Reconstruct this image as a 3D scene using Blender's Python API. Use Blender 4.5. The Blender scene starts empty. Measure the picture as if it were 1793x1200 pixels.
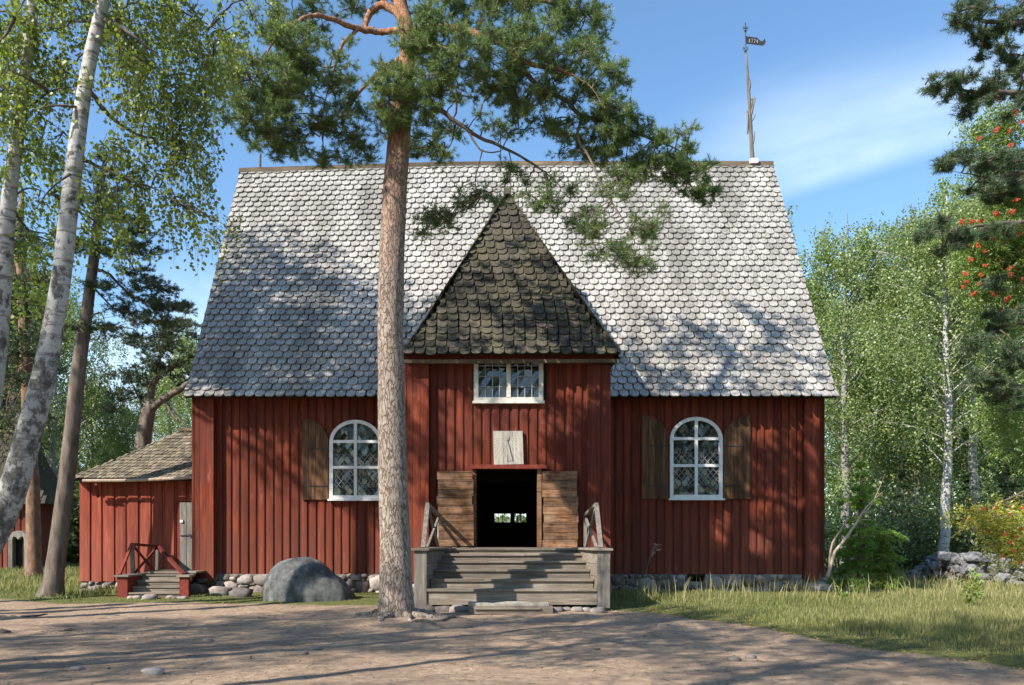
import bpy, math, random
import numpy as np
from mathutils import noise as mnoise, Vector
rng = np.random.default_rng(7); random.seed(7)
F = 1400.0; EYE = 1.55; CX = 896.5; HY = 945.0
def W(px, py, Y): return ((px-CX)*Y/F, Y, (HY-py)*Y/F+EYE)
def X_(px, Y): return (px-CX)*Y/F
def Z_(py, Y): return (HY-py)*Y/F+EYE
sc = bpy.context.scene
col = sc.collection
BASE = {}
# ------------------------------------------------------------ mesh builder
class MB:
    def __init__(s): s.v=[]; s.n=0; s.lv=[]; s.ln=[]; s.r=[]
    def add(s, verts, faces, rnd=None):
        verts=np.asarray(verts,float).reshape(-1,3)
        if rnd is None: rnd=random.random()
        for f in faces:
            s.lv.append(np.asarray(f)+s.n); s.ln.append(np.array([len(f)])); s.r.append(np.array([rnd]))
        s.v.append(verts); s.n+=len(verts)
    def addn(s, verts, faces, rnd):
        "verts (N,3), faces (M,k) array, rnd (M,)"
        faces=np.asarray(faces); m,k=faces.shape
        s.lv.append((faces+s.n).ravel()); s.ln.append(np.full(m,k)); s.r.append(np.broadcast_to(rnd,(m,)))
        s.v.append(verts.reshape(-1,3)); s.n+=len(verts.reshape(-1,3))
    def box(s, x0,x1,y0,y1,z0,z1, rnd=None):
        v=[(x,y,z) for x in (x0,x1) for y in (y0,y1) for z in (z0,z1)]
        s.add(v,[(0,1,3,2),(4,6,7,5),(0,4,5,1),(2,3,7,6),(0,2,6,4),(1,5,7,3)],rnd)
    def hexa(s, b, t, rnd=None):
        "b,t: four points each, same winding"
        s.add(list(b)+list(t),[(3,2,1,0),(4,5,6,7),(0,1,5,4),(1,2,6,5),(2,3,7,6),(3,0,4,7)],rnd)
    def beam(s, a, b, w, h, up=(0,0,1), rnd=None):
        a=np.array(a,float); b=np.array(b,float); d=b-a; d/=np.linalg.norm(d)
        u=np.cross(d,up); 
        if np.linalg.norm(u)<1e-4: u=np.cross(d,(0,1,0))
        u/=np.linalg.norm(u); n=np.cross(u,d)
        o=[-u*w/2-n*h/2, u*w/2-n*h/2, u*w/2+n*h/2, -u*w/2+n*h/2]
        s.hexa([a+k for k in o],[b+k for k in o],rnd)
    def prism(s, poly, y0, y1, rnd=None):
        "poly of (x,z) extruded along y"
        n=len(poly)
        v=[(x,y0,z) for x,z in poly]+[(x,y1,z) for x,z in poly]
        f=[tuple(range(n)),tuple(range(2*n-1,n-1,-1))]+[(i,i+n,(i+1)%n+n,(i+1)%n) for i in range(n)]
        s.add(v,f,rnd)
    def tubes(s, P, R, sides=5, rnd=None):
        P=np.asarray(P,float); R=np.asarray(R,float)
        if P.ndim==2: P=P[None]; R=R[None]
        M,K,_=P.shape
        T=np.gradient(P,axis=1); T/=np.linalg.norm(T,axis=2,keepdims=True)+1e-9
        D=P[:,-1]-P[:,0]; D/=np.linalg.norm(D,axis=1,keepdims=True)+1e-9
        ref=np.where(np.abs(D[:,:1])>0.8,np.array([[0,1,0.0]]),np.array([[1.0,0,0]]))
        A=np.cross(T,ref[:,None,:]); A/=np.linalg.norm(A,axis=2,keepdims=True)+1e-9
        B=np.cross(T,A)
        th=np.arange(sides)*2*math.pi/sides
        if R.ndim==2: R=R[:,:,None]
        V=P[:,:,None,:]+(A[:,:,None,:]*np.cos(th)[None,None,:,None]+B[:,:,None,:]*np.sin(th)[None,None,:,None])*R[:,:,:,None]
        idx=np.arange(M*K*sides).reshape(M,K,sides)
        q=np.stack([idx[:,:-1,:],np.roll(idx,-1,2)[:,:-1,:],np.roll(idx,-1,2)[:,1:,:],idx[:,1:,:]],-1).reshape(-1,4)
        if rnd is None: rr=np.repeat(rng.random(M),(K-1)*sides)
        else: rr=np.full(len(q),rnd)
        s.addn(V,q,rr)
    def build(s, name, mat, parent=None, smooth=False, weld=None):
        me=bpy.data.meshes.new(name)
        v=np.concatenate(s.v); 
        if parent is not None: v=v-np.array(BASE[parent.name])
        lv=np.concatenate(s.lv).astype(np.int32); ln=np.concatenate(s.ln).astype(np.int32)
        me.vertices.add(len(v)); me.vertices.foreach_set('co',v.ravel().astype(np.float32))
        me.loops.add(len(lv)); me.loops.foreach_set('vertex_index',lv)
        st=np.concatenate([[0],np.cumsum(ln)[:-1]]).astype(np.int32)
        me.polygons.add(len(ln)); me.polygons.foreach_set('loop_start',st)
        me.polygons.foreach_set('use_smooth',np.full(len(ln),smooth))
        me.update(calc_edges=True)
        a=me.attributes.new('rnd','FLOAT','FACE'); a.data.foreach_set('value',np.concatenate(s.r).astype(np.float32))
        me.materials.append(mat)
        o=bpy.data.objects.new(name,me); col.objects.link(o)
        if parent is not None: o.parent=parent; BASE[o.name]=BASE[parent.name]
        else: BASE[o.name]=(0,0,0)
        return o
def thing(name,label,cat,loc=(0,0,0),group=None):
    o=bpy.data.objects.new(name,None); col.objects.link(o); o.location=loc; o.empty_display_size=.3
    BASE[o.name]=tuple(loc); o['label']=label; o['category']=cat
    if group: o['group']=group
    return o
def tag(o,label=None,cat=None,group=None,kind=None):
    if label:o['label']=label
    if cat:o['category']=cat
    if group:o['group']=group
    if kind:o['kind']=kind
    return o
def single(mb,name,mat,label,cat,loc,group=None,smooth=False):
    "a one-mesh thing with its origin at loc"
    BASE['_tmp']=tuple(loc)
    class Q: name='_tmp'
    me_parent=Q()
    o=None
    v=[x-np.array(loc) for x in mb.v]; mb.v=v
    o=mb.build(name,mat,None,smooth); o.location=loc; BASE[o.name]=tuple(loc)
    return tag(o,label,cat,group)
def dup(root,loc,rz=0,sc_=1,label=None,group=None):
    r=root.copy(); col.objects.link(r); r.location=loc; r.rotation_euler=(0,0,rz)
    r.scale=(sc_,)*3 if not isinstance(sc_,tuple) else sc_
    if label:r['label']=label
    if group:r['group']=group
    for ch in list(root.children):
        c=ch.copy(); col.objects.link(c); c.parent=r
        for g in list(ch.children):
            d=g.copy(); col.objects.link(d); d.parent=c
    return r
def crom(pts,n):
    "catmull-rom resample of control rows"
    p=np.asarray(pts,float); k=len(p)
    P=np.vstack([2*p[0]-p[1],p,2*p[-1]-p[-2]])
    t=np.linspace(0,k-1-1e-6,n); i=t.astype(int); f=(t-i)[:,None]
    a,b,c,d=P[i],P[i+1],P[i+2],P[i+3]
    return .5*((2*b)+(-a+c)*f+(2*a-5*b+4*c-d)*f**2+(-a+3*b-3*c+d)*f**3)
def unit(v): return v/(np.linalg.norm(v,axis=-1,keepdims=True)+1e-9)
# ------------------------------------------------------------ materials
def new_mat(name):
    m=bpy.data.materials.new(name); m.use_nodes=True; nt=m.node_tree; nt.nodes.clear()
    out=nt.nodes.new('ShaderNodeOutputMaterial'); return m,nt,out
def ND(nt,t,**k):
    n=nt.nodes.new(t)
    for a,b in k.items(): setattr(n,a,b)
    return n
def L(nt,a,b): nt.links.new(a,b)
def ramp(nt,fac,stops):
    r=ND(nt,'ShaderNodeValToRGB'); e=r.color_ramp.elements
    while len(e)<len(stops): e.new(.5)
    for x,(p,c) in zip(e,stops): x.position=p; x.color=(*c,1)
    L(nt,fac,r.inputs[0]); return r.outputs[0]
def coords(nt,scale,kind='Object'):
    if kind=='World':
        t=ND(nt,'ShaderNodeNewGeometry'); o=t.outputs['Position']
    else:
        t=ND(nt,'ShaderNodeTexCoord'); o=t.outputs[kind]
    m=ND(nt,'ShaderNodeMapping'); m.inputs['Scale'].default_value=scale; L(nt,o,m.inputs[0]); return m.outputs[0]
def noise_(nt,vec,scale=1,detail=6,rough=.6,dist=0):
    n=ND(nt,'ShaderNodeTexNoise'); n.inputs['Scale'].default_value=scale; n.inputs['Detail'].default_value=detail
    n.inputs['Roughness'].default_value=rough; n.inputs['Distortion'].default_value=dist; L(nt,vec,n.inputs['Vector']); return n.outputs['Fac']
def math_(nt,op,a,b=None,c=None,clamp=False):
    m=ND(nt,'ShaderNodeMath',operation=op,use_clamp=clamp)
    for i,x in enumerate((a,b,c)):
        if x is None: continue
        if isinstance(x,(int,float)): m.inputs[i].default_value=x
        else: L(nt,x,m.inputs[i])
    return m.outputs[0]
def mixc(nt,f,a,b,mode='MIX'):
    m=ND(nt,'ShaderNodeMix',data_type='RGBA',blend_type=mode)
    for i,x in ((0,f),(6,a),(7,b)):
        if isinstance(x,(int,float)): m.inputs[i].default_value=x
        elif isinstance(x,tuple): m.inputs[i].default_value=(*x,1)
        else: L(nt,x,m.inputs[i])
    return m.outputs[2]
def attr(nt,n='rnd'): 
    a=ND(nt,'ShaderNodeAttribute'); a.attribute_name=n; return a.outputs['Fac']
def bsdf(nt,out,color,rough=.85,bump=None,bstr=.3,bdist=.02,spec=.3):
    p=ND(nt,'ShaderNodeBsdfPrincipled')
    if isinstance(color,tuple): p.inputs['Base Color'].default_value=(*color,1)
    else: L(nt,color,p.inputs['Base Color'])
    if isinstance(rough,float): p.inputs['Roughness'].default_value=rough
    else: L(nt,rough,p.inputs['Roughness'])
    p.inputs['Specular IOR Level'].default_value=spec
    if bump is not None:
        b=ND(nt,'ShaderNodeBump'); b.inputs['Strength'].default_value=bstr; b.inputs['Distance'].default_value=bdist
        L(nt,bump,b.inputs['Height']); L(nt,b.outputs[0],p.inputs['Normal'])
    L(nt,p.outputs[0],out.inputs[0]); return p
def mat_grain(name,stops,scale,detail=8,rough=.85,bstr=.4,bdist=.01,rlo=.7,rhi=1.25,spec=.25,big=None,base=None,bigamt=.5,bigscale=.7,nscale=1,bigsharp=(.4,.65)):
    "noise-ramp colour with per-piece tint and a large stain layer"
    m,nt,out=new_mat(name)
    v=coords(nt,scale); rn=attr(nt)
    off=ND(nt,'ShaderNodeVectorMath',operation='ADD'); L(nt,v,off.inputs[0])
    k=math_(nt,'MULTIPLY',rn,37.0); cb=ND(nt,'ShaderNodeCombineXYZ'); [L(nt,k,cb.inputs[i]) for i in range(3)]; L(nt,cb.outputs[0],off.inputs[1])
    f=noise_(nt,off.outputs[0],nscale,detail,.65)
    c=ramp(nt,f,stops)
    if big:
        g=noise_(nt,coords(nt,bigscale if isinstance(bigscale,tuple) else (bigscale,)*3),1,6,.65)
        mr=ND(nt,'ShaderNodeMapRange'); mr.inputs[1].default_value=bigsharp[0]; mr.inputs[2].default_value=bigsharp[1]; mr.inputs[4].default_value=bigamt; L(nt,g,mr.inputs[0])
        c=mixc(nt,mr.outputs[0],c,big)
    if base:
        ge=ND(nt,'ShaderNodeNewGeometry'); se=ND(nt,'ShaderNodeSeparateXYZ'); L(nt,ge.outputs['Position'],se.inputs[0])
        zz=ND(nt,'ShaderNodeMapRange'); zz.inputs[1].default_value=2.6; zz.inputs[2].default_value=.5; L(nt,math_(nt,'ADD',se.outputs[2],math_(nt,'MULTIPLY',math_(nt,'SUBTRACT',f,.5),2.5)),zz.inputs[0])
        kn=noise_(nt,coords(nt,(9,9,2.2)),1,3,.5); kk=ND(nt,'ShaderNodeMapRange'); kk.inputs[1].default_value=.66; kk.inputs[2].default_value=.74; kk.inputs[4].default_value=.4; L(nt,kn,kk.inputs[0])
        c=mixc(nt,math_(nt,'MAXIMUM',math_(nt,'MULTIPLY',zz.outputs[0],.16),kk.outputs[0]),c,base)
    mr=ND(nt,'ShaderNodeMapRange'); mr.inputs[3].default_value=rlo; mr.inputs[4].default_value=rhi; L(nt,rn,mr.inputs[0])
    cc=ND(nt,'ShaderNodeCombineColor'); [L(nt,mr.outputs[0],cc.inputs[i]) for i in range(3)]
    c=mixc(nt,1.0,c,cc.outputs[0],'MULTIPLY')
    bsdf(nt,out,c,rough,f,bstr,bdist,spec); return m
def mat_leaf(name,c0,c1,trans=.35,tint=(.25,.35,.03),rough=.5,gloss=.06):
    m,nt,out=new_mat(name); rn=attr(nt)
    oi=ND(nt,'ShaderNodeObjectInfo')
    c=ramp(nt,rn,[(0,c0),(1,c1)])
    hs=ND(nt,'ShaderNodeHueSaturation'); mr=ND(nt,'ShaderNodeMapRange'); mr.inputs[3].default_value=.488; mr.inputs[4].default_value=.514; L(nt,oi.outputs['Random'],mr.inputs[0]); L(nt,mr.outputs[0],hs.inputs['Hue'])
    mr=ND(nt,'ShaderNodeMapRange'); mr.inputs[3].default_value=.75; mr.inputs[4].default_value=1.3; L(nt,oi.outputs['Random'],mr.inputs[0]); L(nt,mr.outputs[0],hs.inputs['Value'])
    L(nt,c,hs.inputs['Color']); c=hs.outputs[0]
    d=ND(nt,'ShaderNodeBsdfDiffuse'); L(nt,c,d.inputs[0])
    t=ND(nt,'ShaderNodeBsdfTranslucent'); tc=mixc(nt,.5,c,tint); L(nt,tc,t.inputs[0])
    g=ND(nt,'ShaderNodeBsdfGlossy'); g.inputs['Roughness'].default_value=rough; g.inputs[0].default_value=(.8,.85,.8,1)
    a=ND(nt,'ShaderNodeMixShader'); a.inputs[0].default_value=trans; L(nt,d.outputs[0],a.inputs[1]); L(nt,t.outputs[0],a.inputs[2])
    b=ND(nt,'ShaderNodeMixShader'); b.inputs[0].default_value=gloss; L(nt,a.outputs[0],b.inputs[1]); L(nt,g.outputs[0],b.inputs[2])
    L(nt,b.outputs[0],out.inputs[0]); return m
M={}
M['red']=mat_grain('falu_red_boards',[(.25,(.06,.013,.009)),(.5,(.155,.031,.015)),(.66,(.235,.055,.026)),(.82,(.31,.12,.07))],(16,16,1.1),base=(.27,.125,.09),rough=.9,rlo=.72,rhi=1.2,big=(.11,.03,.022),bigamt=.75,bigscale=.9,bstr=.35)
M['redfade']=mat_grain('faded_red_boards',[(.25,(.12,.024,.016)),(.5,(.235,.048,.029)),(.66,(.32,.085,.05)),(.82,(.44,.21,.15))],(14,14,1.0),base=(.36,.18,.135),rough=.9,rlo=.8,rhi=1.15,bstr=.35)
M['redbeam']=mat_grain('red_beam',[(.3,(.11,.022,.016)),(.6,(.20,.04,.026)),(.85,(.28,.09,.06))],(9,9,9),rough=.9)
M['shingle']=mat_grain('silvered_shingles',[(.22,(.12,.108,.092)),(.45,(.33,.31,.28)),(.68,(.62,.60,.565))],(30,5,5),rough=.5,rlo=.82,rhi=1.12,spec=.3,big=(.105,.092,.075),bigamt=.6,bigscale=(.9,.2,.2),bstr=.5)
M['deck']=mat_grain('old_roof_decking',[(.3,(.02,.016,.012)),(.7,(.05,.04,.03))],(5,5,5),rough=.95)
M['moss_shade']=mat_grain('mossy_shaded_shingles',[(.25,(.027,.024,.019)),(.5,(.062,.054,.043)),(.75,(.125,.112,.092))],(26,5,5),rough=.9,rlo=.65,rhi=1.25,big=(.10,.09,.04),bigamt=.5,bigscale=1.1,bstr=.5)  # mossy old shingles, colour also darkened to carry the pine branches' shade
M['brownsh']=mat_grain('brown_shingles',[(.25,(.10,.08,.055)),(.5,(.19,.155,.11)),(.75,(.28,.24,.18))],(20,6,6),rough=.9,rlo=.55,rhi=1.35,big=(.10,.095,.06),bigamt=.5,bigscale=1.2)
M['ridge']=mat_grain('ridge_wood',[(.3,(.06,.045,.03)),(.6,(.15,.11,.07)),(.8,(.26,.2,.14))],(1.5,12,12),rough=.85)
M['grey']=mat_grain('weathered_grey_wood',[(.25,(.075,.062,.05)),(.5,(.20,.17,.138)),(.75,(.36,.31,.255))],(1.4,16,22),rough=.85,rlo=.75,rhi=1.25,big=(.14,.10,.07),bigamt=.5,bigscale=2,bstr=.5)
M['greyv']=mat_grain('weathered_grey_post',[(.25,(.08,.07,.06)),(.5,(.17,.15,.13)),(.75,(.30,.275,.24))],(18,18,1.4),rough=.85,rlo=.75,rhi=1.25,bstr=.5)
M['pale']=mat_grain('pale_grey_wood',[(.25,(.16,.145,.12)),(.5,(.30,.275,.235)),(.75,(.42,.39,.34))],(18,18,2),rough=.8)
M['door']=mat_grain('brown_tarred_planks',[(.30,(.028,.014,.009)),(.48,(.095,.042,.021)),(.62,(.22,.10,.04)),(.80,(.38,.23,.12))],(1.3,14,20),rough=.75,rlo=.7,rhi=1.35,big=(.30,.20,.13),bigamt=.5,bigscale=3,bstr=.5)
M['shutter']=mat_grain('brown_shutter_wood',[(.28,(.04,.021,.012)),(.5,(.105,.052,.026)),(.72,(.24,.12,.05))],(16,16,1.3),rough=.8,bstr=.4)
M['white']=mat_grain('white_paint',[(.2,(.5,.49,.47)),(.45,(.74,.73,.71)),(.7,(.82,.81,.79))],(6,6,14),rough=.6,rlo=.9,rhi=1.03,bstr=.15)
M['cream']=mat_grain('aged_white_paint',[(.2,(.3,.28,.24)),(.45,(.56,.54,.48)),(.7,(.68,.66,.6))],(6,6,14),rough=.7,rlo=.9,rhi=1.05,bstr=.15)
M['stone']=mat_grain('fieldstone',[(.25,(.10,.085,.078)),(.45,(.23,.185,.165)),(.6,(.33,.28,.25)),(.75,(.48,.43,.38))],(4,4,4),rough=.9,rlo=.55,rhi=1.45,big=(.17,.16,.15),bigamt=.6,bigscale=1.7,nscale=2,bstr=.5,bdist=.02)
M['greystone']=mat_grain('dark_fieldstone',[(.25,(.07,.07,.075)),(.5,(.15,.15,.155)),(.75,(.29,.28,.27))],(4,4,4),rough=.9,rlo=.6,rhi=1.4,nscale=2,bstr=.5,bdist=.02)
M['mortar']=mat_grain('mortar',[(.3,(.12,.105,.09)),(.6,(.27,.24,.205)),(.8,(.42,.38,.33))],(5,5,5),rough=.95,bstr=.6,bdist=.03)
M['boulder']=mat_grain('grey_boulder',[(.3,(.035,.036,.036)),(.5,(.08,.083,.081)),(.62,(.14,.144,.14)),(.76,(.25,.255,.25))],(2,2,2),detail=12,rough=.9,big=(.24,.25,.24),bigamt=.55,bigscale=1.6,nscale=2.2,bstr=.6,bdist=.03,bigsharp=(.5,.75))
M['iron']=mat_grain('dark_iron',[(.3,(.02,.02,.022)),(.7,(.05,.05,.06))],(9,9,9),rough=.6)
M['lead']=mat_grain('lead_came',[(.3,(.22,.22,.22)),(.7,(.4,.4,.4))],(9,9,9),rough=.5)
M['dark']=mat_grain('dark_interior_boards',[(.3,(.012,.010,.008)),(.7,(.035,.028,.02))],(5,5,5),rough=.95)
def glass_mat():
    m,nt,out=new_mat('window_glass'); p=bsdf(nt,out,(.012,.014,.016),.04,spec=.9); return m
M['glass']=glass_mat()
def bark_pine():
    m,nt,out=new_mat('pine_bark'); g=ND(nt,'ShaderNodeNewGeometry'); sep=ND(nt,'ShaderNodeSeparateXYZ'); L(nt,g.outputs['Position'],sep.inputs[0])
    v=coords(nt,(1,1,.30)); vo=ND(nt,'ShaderNodeTexVoronoi',feature='DISTANCE_TO_EDGE'); vo.inputs['Scale'].default_value=17
    n0=ND(nt,'ShaderNodeTexNoise'); n0.inputs['Scale'].default_value=7; n0.inputs['Detail'].default_value=4; L(nt,v,n0.inputs['Vector'])
    mv=mixc(nt,.2,v,n0.outputs['Color']); L(nt,mv,vo.inputs['Vector'])
    cr=math_(nt,'MULTIPLY',vo.outputs[0],9.0,clamp=True)
    n=noise_(nt,coords(nt,(9,9,9)),1,8,.7)
    low=ramp(nt,n,[(.25,(.14,.11,.09)),(.5,(.29,.24,.20)),(.75,(.44,.38,.33))])
    low=mixc(nt,cr,(.15,.10,.075),low)
    up=ramp(nt,n,[(.3,(.13,.065,.04)),(.5,(.30,.15,.085)),(.7,(.44,.29,.19))]); up=mixc(nt,cr,(.13,.065,.04),up)
    k=ND(nt,'ShaderNodeMapRange'); k.inputs[1].default_value=6.2; k.inputs[2].default_value=10.5; 
    z=math_(nt,'ADD',sep.outputs[2],math_(nt,'MULTIPLY',n,7.0)); z=math_(nt,'SUBTRACT',z,3.5); L(nt,z,k.inputs[0])
    c=mixc(nt,k.outputs[0],low,up)
    h=math_(nt,'ADD',math_(nt,'MULTIPLY',cr,math_(nt,'SUBTRACT',1.1,k.outputs[0])),math_(nt,'MULTIPLY',n,.4))
    bsdf(nt,out,c,.95,h,.7,.03,.1); return m
def bark_birch(name='birch_bark',z0=1.0,z1=5.0,wk=1.0):
    m,nt,out=new_mat(name); 
    g=ND(nt,'ShaderNodeNewGeometry'); sep=ND(nt,'ShaderNodeSeparateXYZ'); L(nt,g.outputs['Position'],sep.inputs[0])
    n1=noise_(nt,coords(nt,(2.2,2.2,13)),1,5,.65); n2=noise_(nt,coords(nt,(7,7,5)),1,7,.7)
    band=ND(nt,'ShaderNodeMapRange'); band.inputs[1].default_value=.52; band.inputs[2].default_value=.60; L(nt,n1,band.inputs[0])
    k=ND(nt,'ShaderNodeMapRange'); k.inputs[1].default_value=z0; k.inputs[2].default_value=z1; k.inputs[3].default_value=.12; k.inputs[4].default_value=-.05; L(nt,sep.outputs[2],k.inputs[0])
    pt=ND(nt,'ShaderNodeMapRange'); pt.inputs[1].default_value=.56; pt.inputs[2].default_value=.64; L(nt,math_(nt,'ADD',n2,k.outputs[0]),pt.inputs[0])
    dk=math_(nt,'MAXIMUM',math_(nt,'MULTIPLY',band.outputs[0],.8),pt.outputs[0])
    w=ramp(nt,n2,[(.3,(.24*wk,.23*wk,.21*wk)),(.5,(.40*wk,.385*wk,.36*wk)),(.66,(.60*wk,.58*wk,.55*wk))])
    n9=noise_(nt,coords(nt,(14,14,14)),1,6,.7); c=mixc(nt,dk,w,ramp(nt,n9,[(.35,(.05,.045,.04)),(.55,(.13,.12,.11)),(.7,(.26,.25,.23))]))
    bsdf(nt,out,c,.8,math_(nt,'SUBTRACT',1.0,dk),.5,.01,.3); return m
M['pinebark']=bark_pine(); M['birchbark']=bark_birch('old_birch_bark',2.5,8.0,1.1); M['birchfar']=bark_birch('birch_bark',-1,3.0)
M['birchdull']=bark_birch('dull_birch_bark',-1,9.0,.62)
M['bark']=mat_grain('grey_bark',[(.3,(.06,.048,.038)),(.5,(.13,.105,.085)),(.75,(.23,.19,.16))],(9,9,2),rough=.95,bstr=.7,bdist=.02)
M['bark2']=mat_grain('orange_bark',[(.3,(.10,.06,.04)),(.5,(.20,.12,.08)),(.75,(.30,.2,.14))],(7,7,3),rough=.95,bstr=.7,bdist=.02)
M['palebranch']=mat_grain('pale_bare_wood',[(.3,(.28,.2,.15)),(.7,(.5,.4,.32))],(9,9,3),rough=.8)
M['birchleaf']=mat_leaf('birch_leaves',(.10,.185,.028),(.35,.44,.07),.5,(.42,.52,.04))
M['birchfarleaf']=mat_leaf('distant_birch_leaves',(.10,.165,.042),(.31,.36,.12),.44,(.32,.42,.07))
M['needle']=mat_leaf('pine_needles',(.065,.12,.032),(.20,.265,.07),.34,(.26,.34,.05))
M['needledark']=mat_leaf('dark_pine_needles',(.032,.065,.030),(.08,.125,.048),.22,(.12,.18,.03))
M['spruce']=mat_leaf('fresh_spruce_needles',(.11,.19,.025),(.28,.40,.06),.35,(.35,.45,.04))
M['rowanleaf']=mat_leaf('rowan_leaves',(.08,.15,.03),(.22,.29,.05),.45,(.32,.38,.03))
M['rowanyel']=mat_leaf('yellowing_rowan_leaves',(.16,.24,.04),(.60,.45,.06),.45,(.4,.35,.03))
M['shrub']=mat_leaf('understory_leaves',(.05,.09,.035),(.15,.20,.07),.38,(.22,.3,.05))
M['berry']=mat_grain('rowan_berries',[(.3,(.42,.05,.02)),(.7,(.62,.10,.03))],(20,20,20),rough=.4,spec=.5)
M['grass']=mat_leaf('grass_blades',(.12,.15,.035),(.42,.37,.17),.35,(.35,.38,.08),gloss=.03)
M['leaflit']=mat_leaf('fallen_leaves',(.35,.22,.04),(.55,.38,.08),.1,(.5,.4,.05))
# ------------------------------------------------------------ church
def scale_shape(w,l,n=7):
    "rounded shingle outline, origin at its bottom centre; y up the slope"
    a=np.linspace(math.pi,2*math.pi,n); r=w/2
    pts=[(r*math.cos(t), r*.85+r*.85*math.sin(t)) for t in a]
    return [(-r,l)]+pts+[(r,l)]
def shingles(mb,P,N,left,right,tmax,row,w,kick=.035,th=.02,t0=-.03,jit=1.0):
    "P(s,t) point, N normal; left/right(t) limits"
    i=0; t=t0
    N=np.array(N,float)
    while t<tmax-.02:
        l,r=left(max(t,0)),right(max(t,0)); n=int((r-l)/w)+2
        x0=l+(0 if i%2 else w/2)-w*.02
        for k in range(-1,n+1):
            s=x0+k*w
            if s+w*.45<l or s-w*.45>r: continue
            ww=w*(.86+.10*random.random()); dt=jit*random.gauss(0,row*.04)-(row*.25 if random.random()<.015*jit else 0); tl=random.gauss(0,.004)*jit
            rot=random.gauss(0,.022)*jit*(3 if random.random()<.03 else 1)
            L_=min(row*1.45,tmax-t+.0)
            out=[(min(max(s+x-rot*y,l-.02),r+.02),t+dt+y+rot*x) for x,y in scale_shape(ww,L_)]
            top=[]
            for (a,b) in out:
                up=kick*(1-(b-t-dt)/max(L_,.01))+.006+tl
                top.append(np.array(P(a,b))+N*up)
            bot=[p-N*th for p in top]
            n_=len(top)
            f=[tuple(range(n_))]+[(q,q+n_,(q+1)%n_+n_,(q+1)%n_)[::-1] for q in range(n_-1)]
            mb.add(top+bot,f)
        t+=row; i+=1
def boards(mb,x0,x1,y,z0,z1,per=.24,wid=.165,th=.035,skip=(),zj=.012):
    "vertical board-on-board cladding facing -y, outer face at y-th-.02"
    x=x0; 
    while x<x1-.02:
        p=per*(1+random.gauss(0,.05)); e=min(x+p,x1)
        segs=[(z0,z1)]
        for (a,b,c,d) in skip:
            if e>a and x<b:
                new=[]
                for (u,v) in segs:
                    if c>u: new.append((u,min(v,c)))
                    if d<v: new.append((max(u,d),v))
                segs=new
        for (u,v) in segs:
            if v-u<.02: continue
            mb.box(x,e,y-.02,y,u,v)
            c=(x+e)/2; ww=min(wid*(1+random.gauss(0,.08)),e-x-.01)/2
            zz=u+(random.gauss(0,zj) if u==z0 else 0)
            t=.02+th+random.gauss(0,.003)
            r=random.random()
            # slightly bowed outer board
            prof=[(-ww,y-.021),(-ww,y-t),( -ww*.5,y-t-.006),(ww*.5,y-t-.006),(ww,y-t),(ww,y-.021)]
            nb=len(prof); tw=random.gauss(0,.004)
            V=[(c+a,b,zz) for a,b in prof]+[(c+a+tw,b,v) for a,b in prof]
            mb.add(V,[tuple(range(nb)),tuple(range(2*nb-1,nb-1,-1))]+[(q,q+nb,(q+1)%nb+nb,(q+1)%nb) for q in range(nb)],r)
        x=e
def rot_side(mb,fn):
    mb.v=[np.array([fn(p) for p in v]) for v in mb.v]
church=thing('wooden_church','old red wooden church with steep grey shingled roof, gabled porch and white arched windows','church',(0,23,0))
YN=23.0; XL,XR=-9.06,8.92; ZE=5.6; YE=22.5; YR=27.4; YB=31.8
ZT=6.05
# --- nave walls
op=(X_(835,20.5)-.0,X_(945,20.5)+.1,1.2,3.5)
for a_,b_ in ((XL+.3,-2.55),(2.45,XR-.25)):
    mb=MB(); boards(mb,a_,b_,YN,.56,ZT); mb.build('front_wall',M['red'],church)
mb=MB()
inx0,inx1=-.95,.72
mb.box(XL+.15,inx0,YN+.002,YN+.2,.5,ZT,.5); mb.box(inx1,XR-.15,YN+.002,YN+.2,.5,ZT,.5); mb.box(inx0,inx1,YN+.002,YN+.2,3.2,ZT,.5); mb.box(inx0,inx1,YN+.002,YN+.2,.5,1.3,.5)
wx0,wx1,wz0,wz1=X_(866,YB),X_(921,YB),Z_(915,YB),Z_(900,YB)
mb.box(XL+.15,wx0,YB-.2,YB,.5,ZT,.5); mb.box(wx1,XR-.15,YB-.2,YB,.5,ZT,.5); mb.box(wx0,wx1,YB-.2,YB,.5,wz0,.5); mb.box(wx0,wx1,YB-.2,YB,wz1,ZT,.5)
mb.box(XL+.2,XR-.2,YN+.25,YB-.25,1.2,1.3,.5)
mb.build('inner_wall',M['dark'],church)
for x,fn in ((XL+.12,lambda p:(XL+.15+p[1],YN+YB-p[0],p[2])),(XR-.18,lambda p:(XR-.15-p[1],p[0],p[2]))):
    mb=MB(); boards(mb,YN,YB,0,.56,ZT); rot_side(mb,fn)
    a=[(x,YN,ZT),(x,YB,ZT),(x,YR,14.1)]; b=[(x+.06,)+p[1:] for p in a]
    mb.add(a+b,[(0,1,2),(5,4,3),(0,3,4,1),(1,4,5,2),(2,5,3,0)]); mb.build('gable_wall',M['red'],church)
tmp=MB(); boards(tmp,XL+.3,wx0-.05,0,.56,ZT); boards(tmp,wx1+.05,XR-.3,0,.56,ZT); rot_side(tmp,lambda p:(p[0],YB-p[1],p[2])); tmp.build('rear_wall',M['red'],church)
# small window in the rear wall seen through the doors
mb=MB(); cxm=(wx0+wx1)/2+.09
mb.box(cxm-.09,cxm+.09,YB-.16,YB-.05,wz0,wz1); 
for a,b in ((wx0,cxm-.09),(cxm+.09,wx1)):
    for k in (1,2,3): x=a+(b-a)*k/4; mb.box(x-.012,x+.012,YB-.12,YB-.1,wz0,wz1)
mb.build('rear_window',M['iron'],church)
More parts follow.
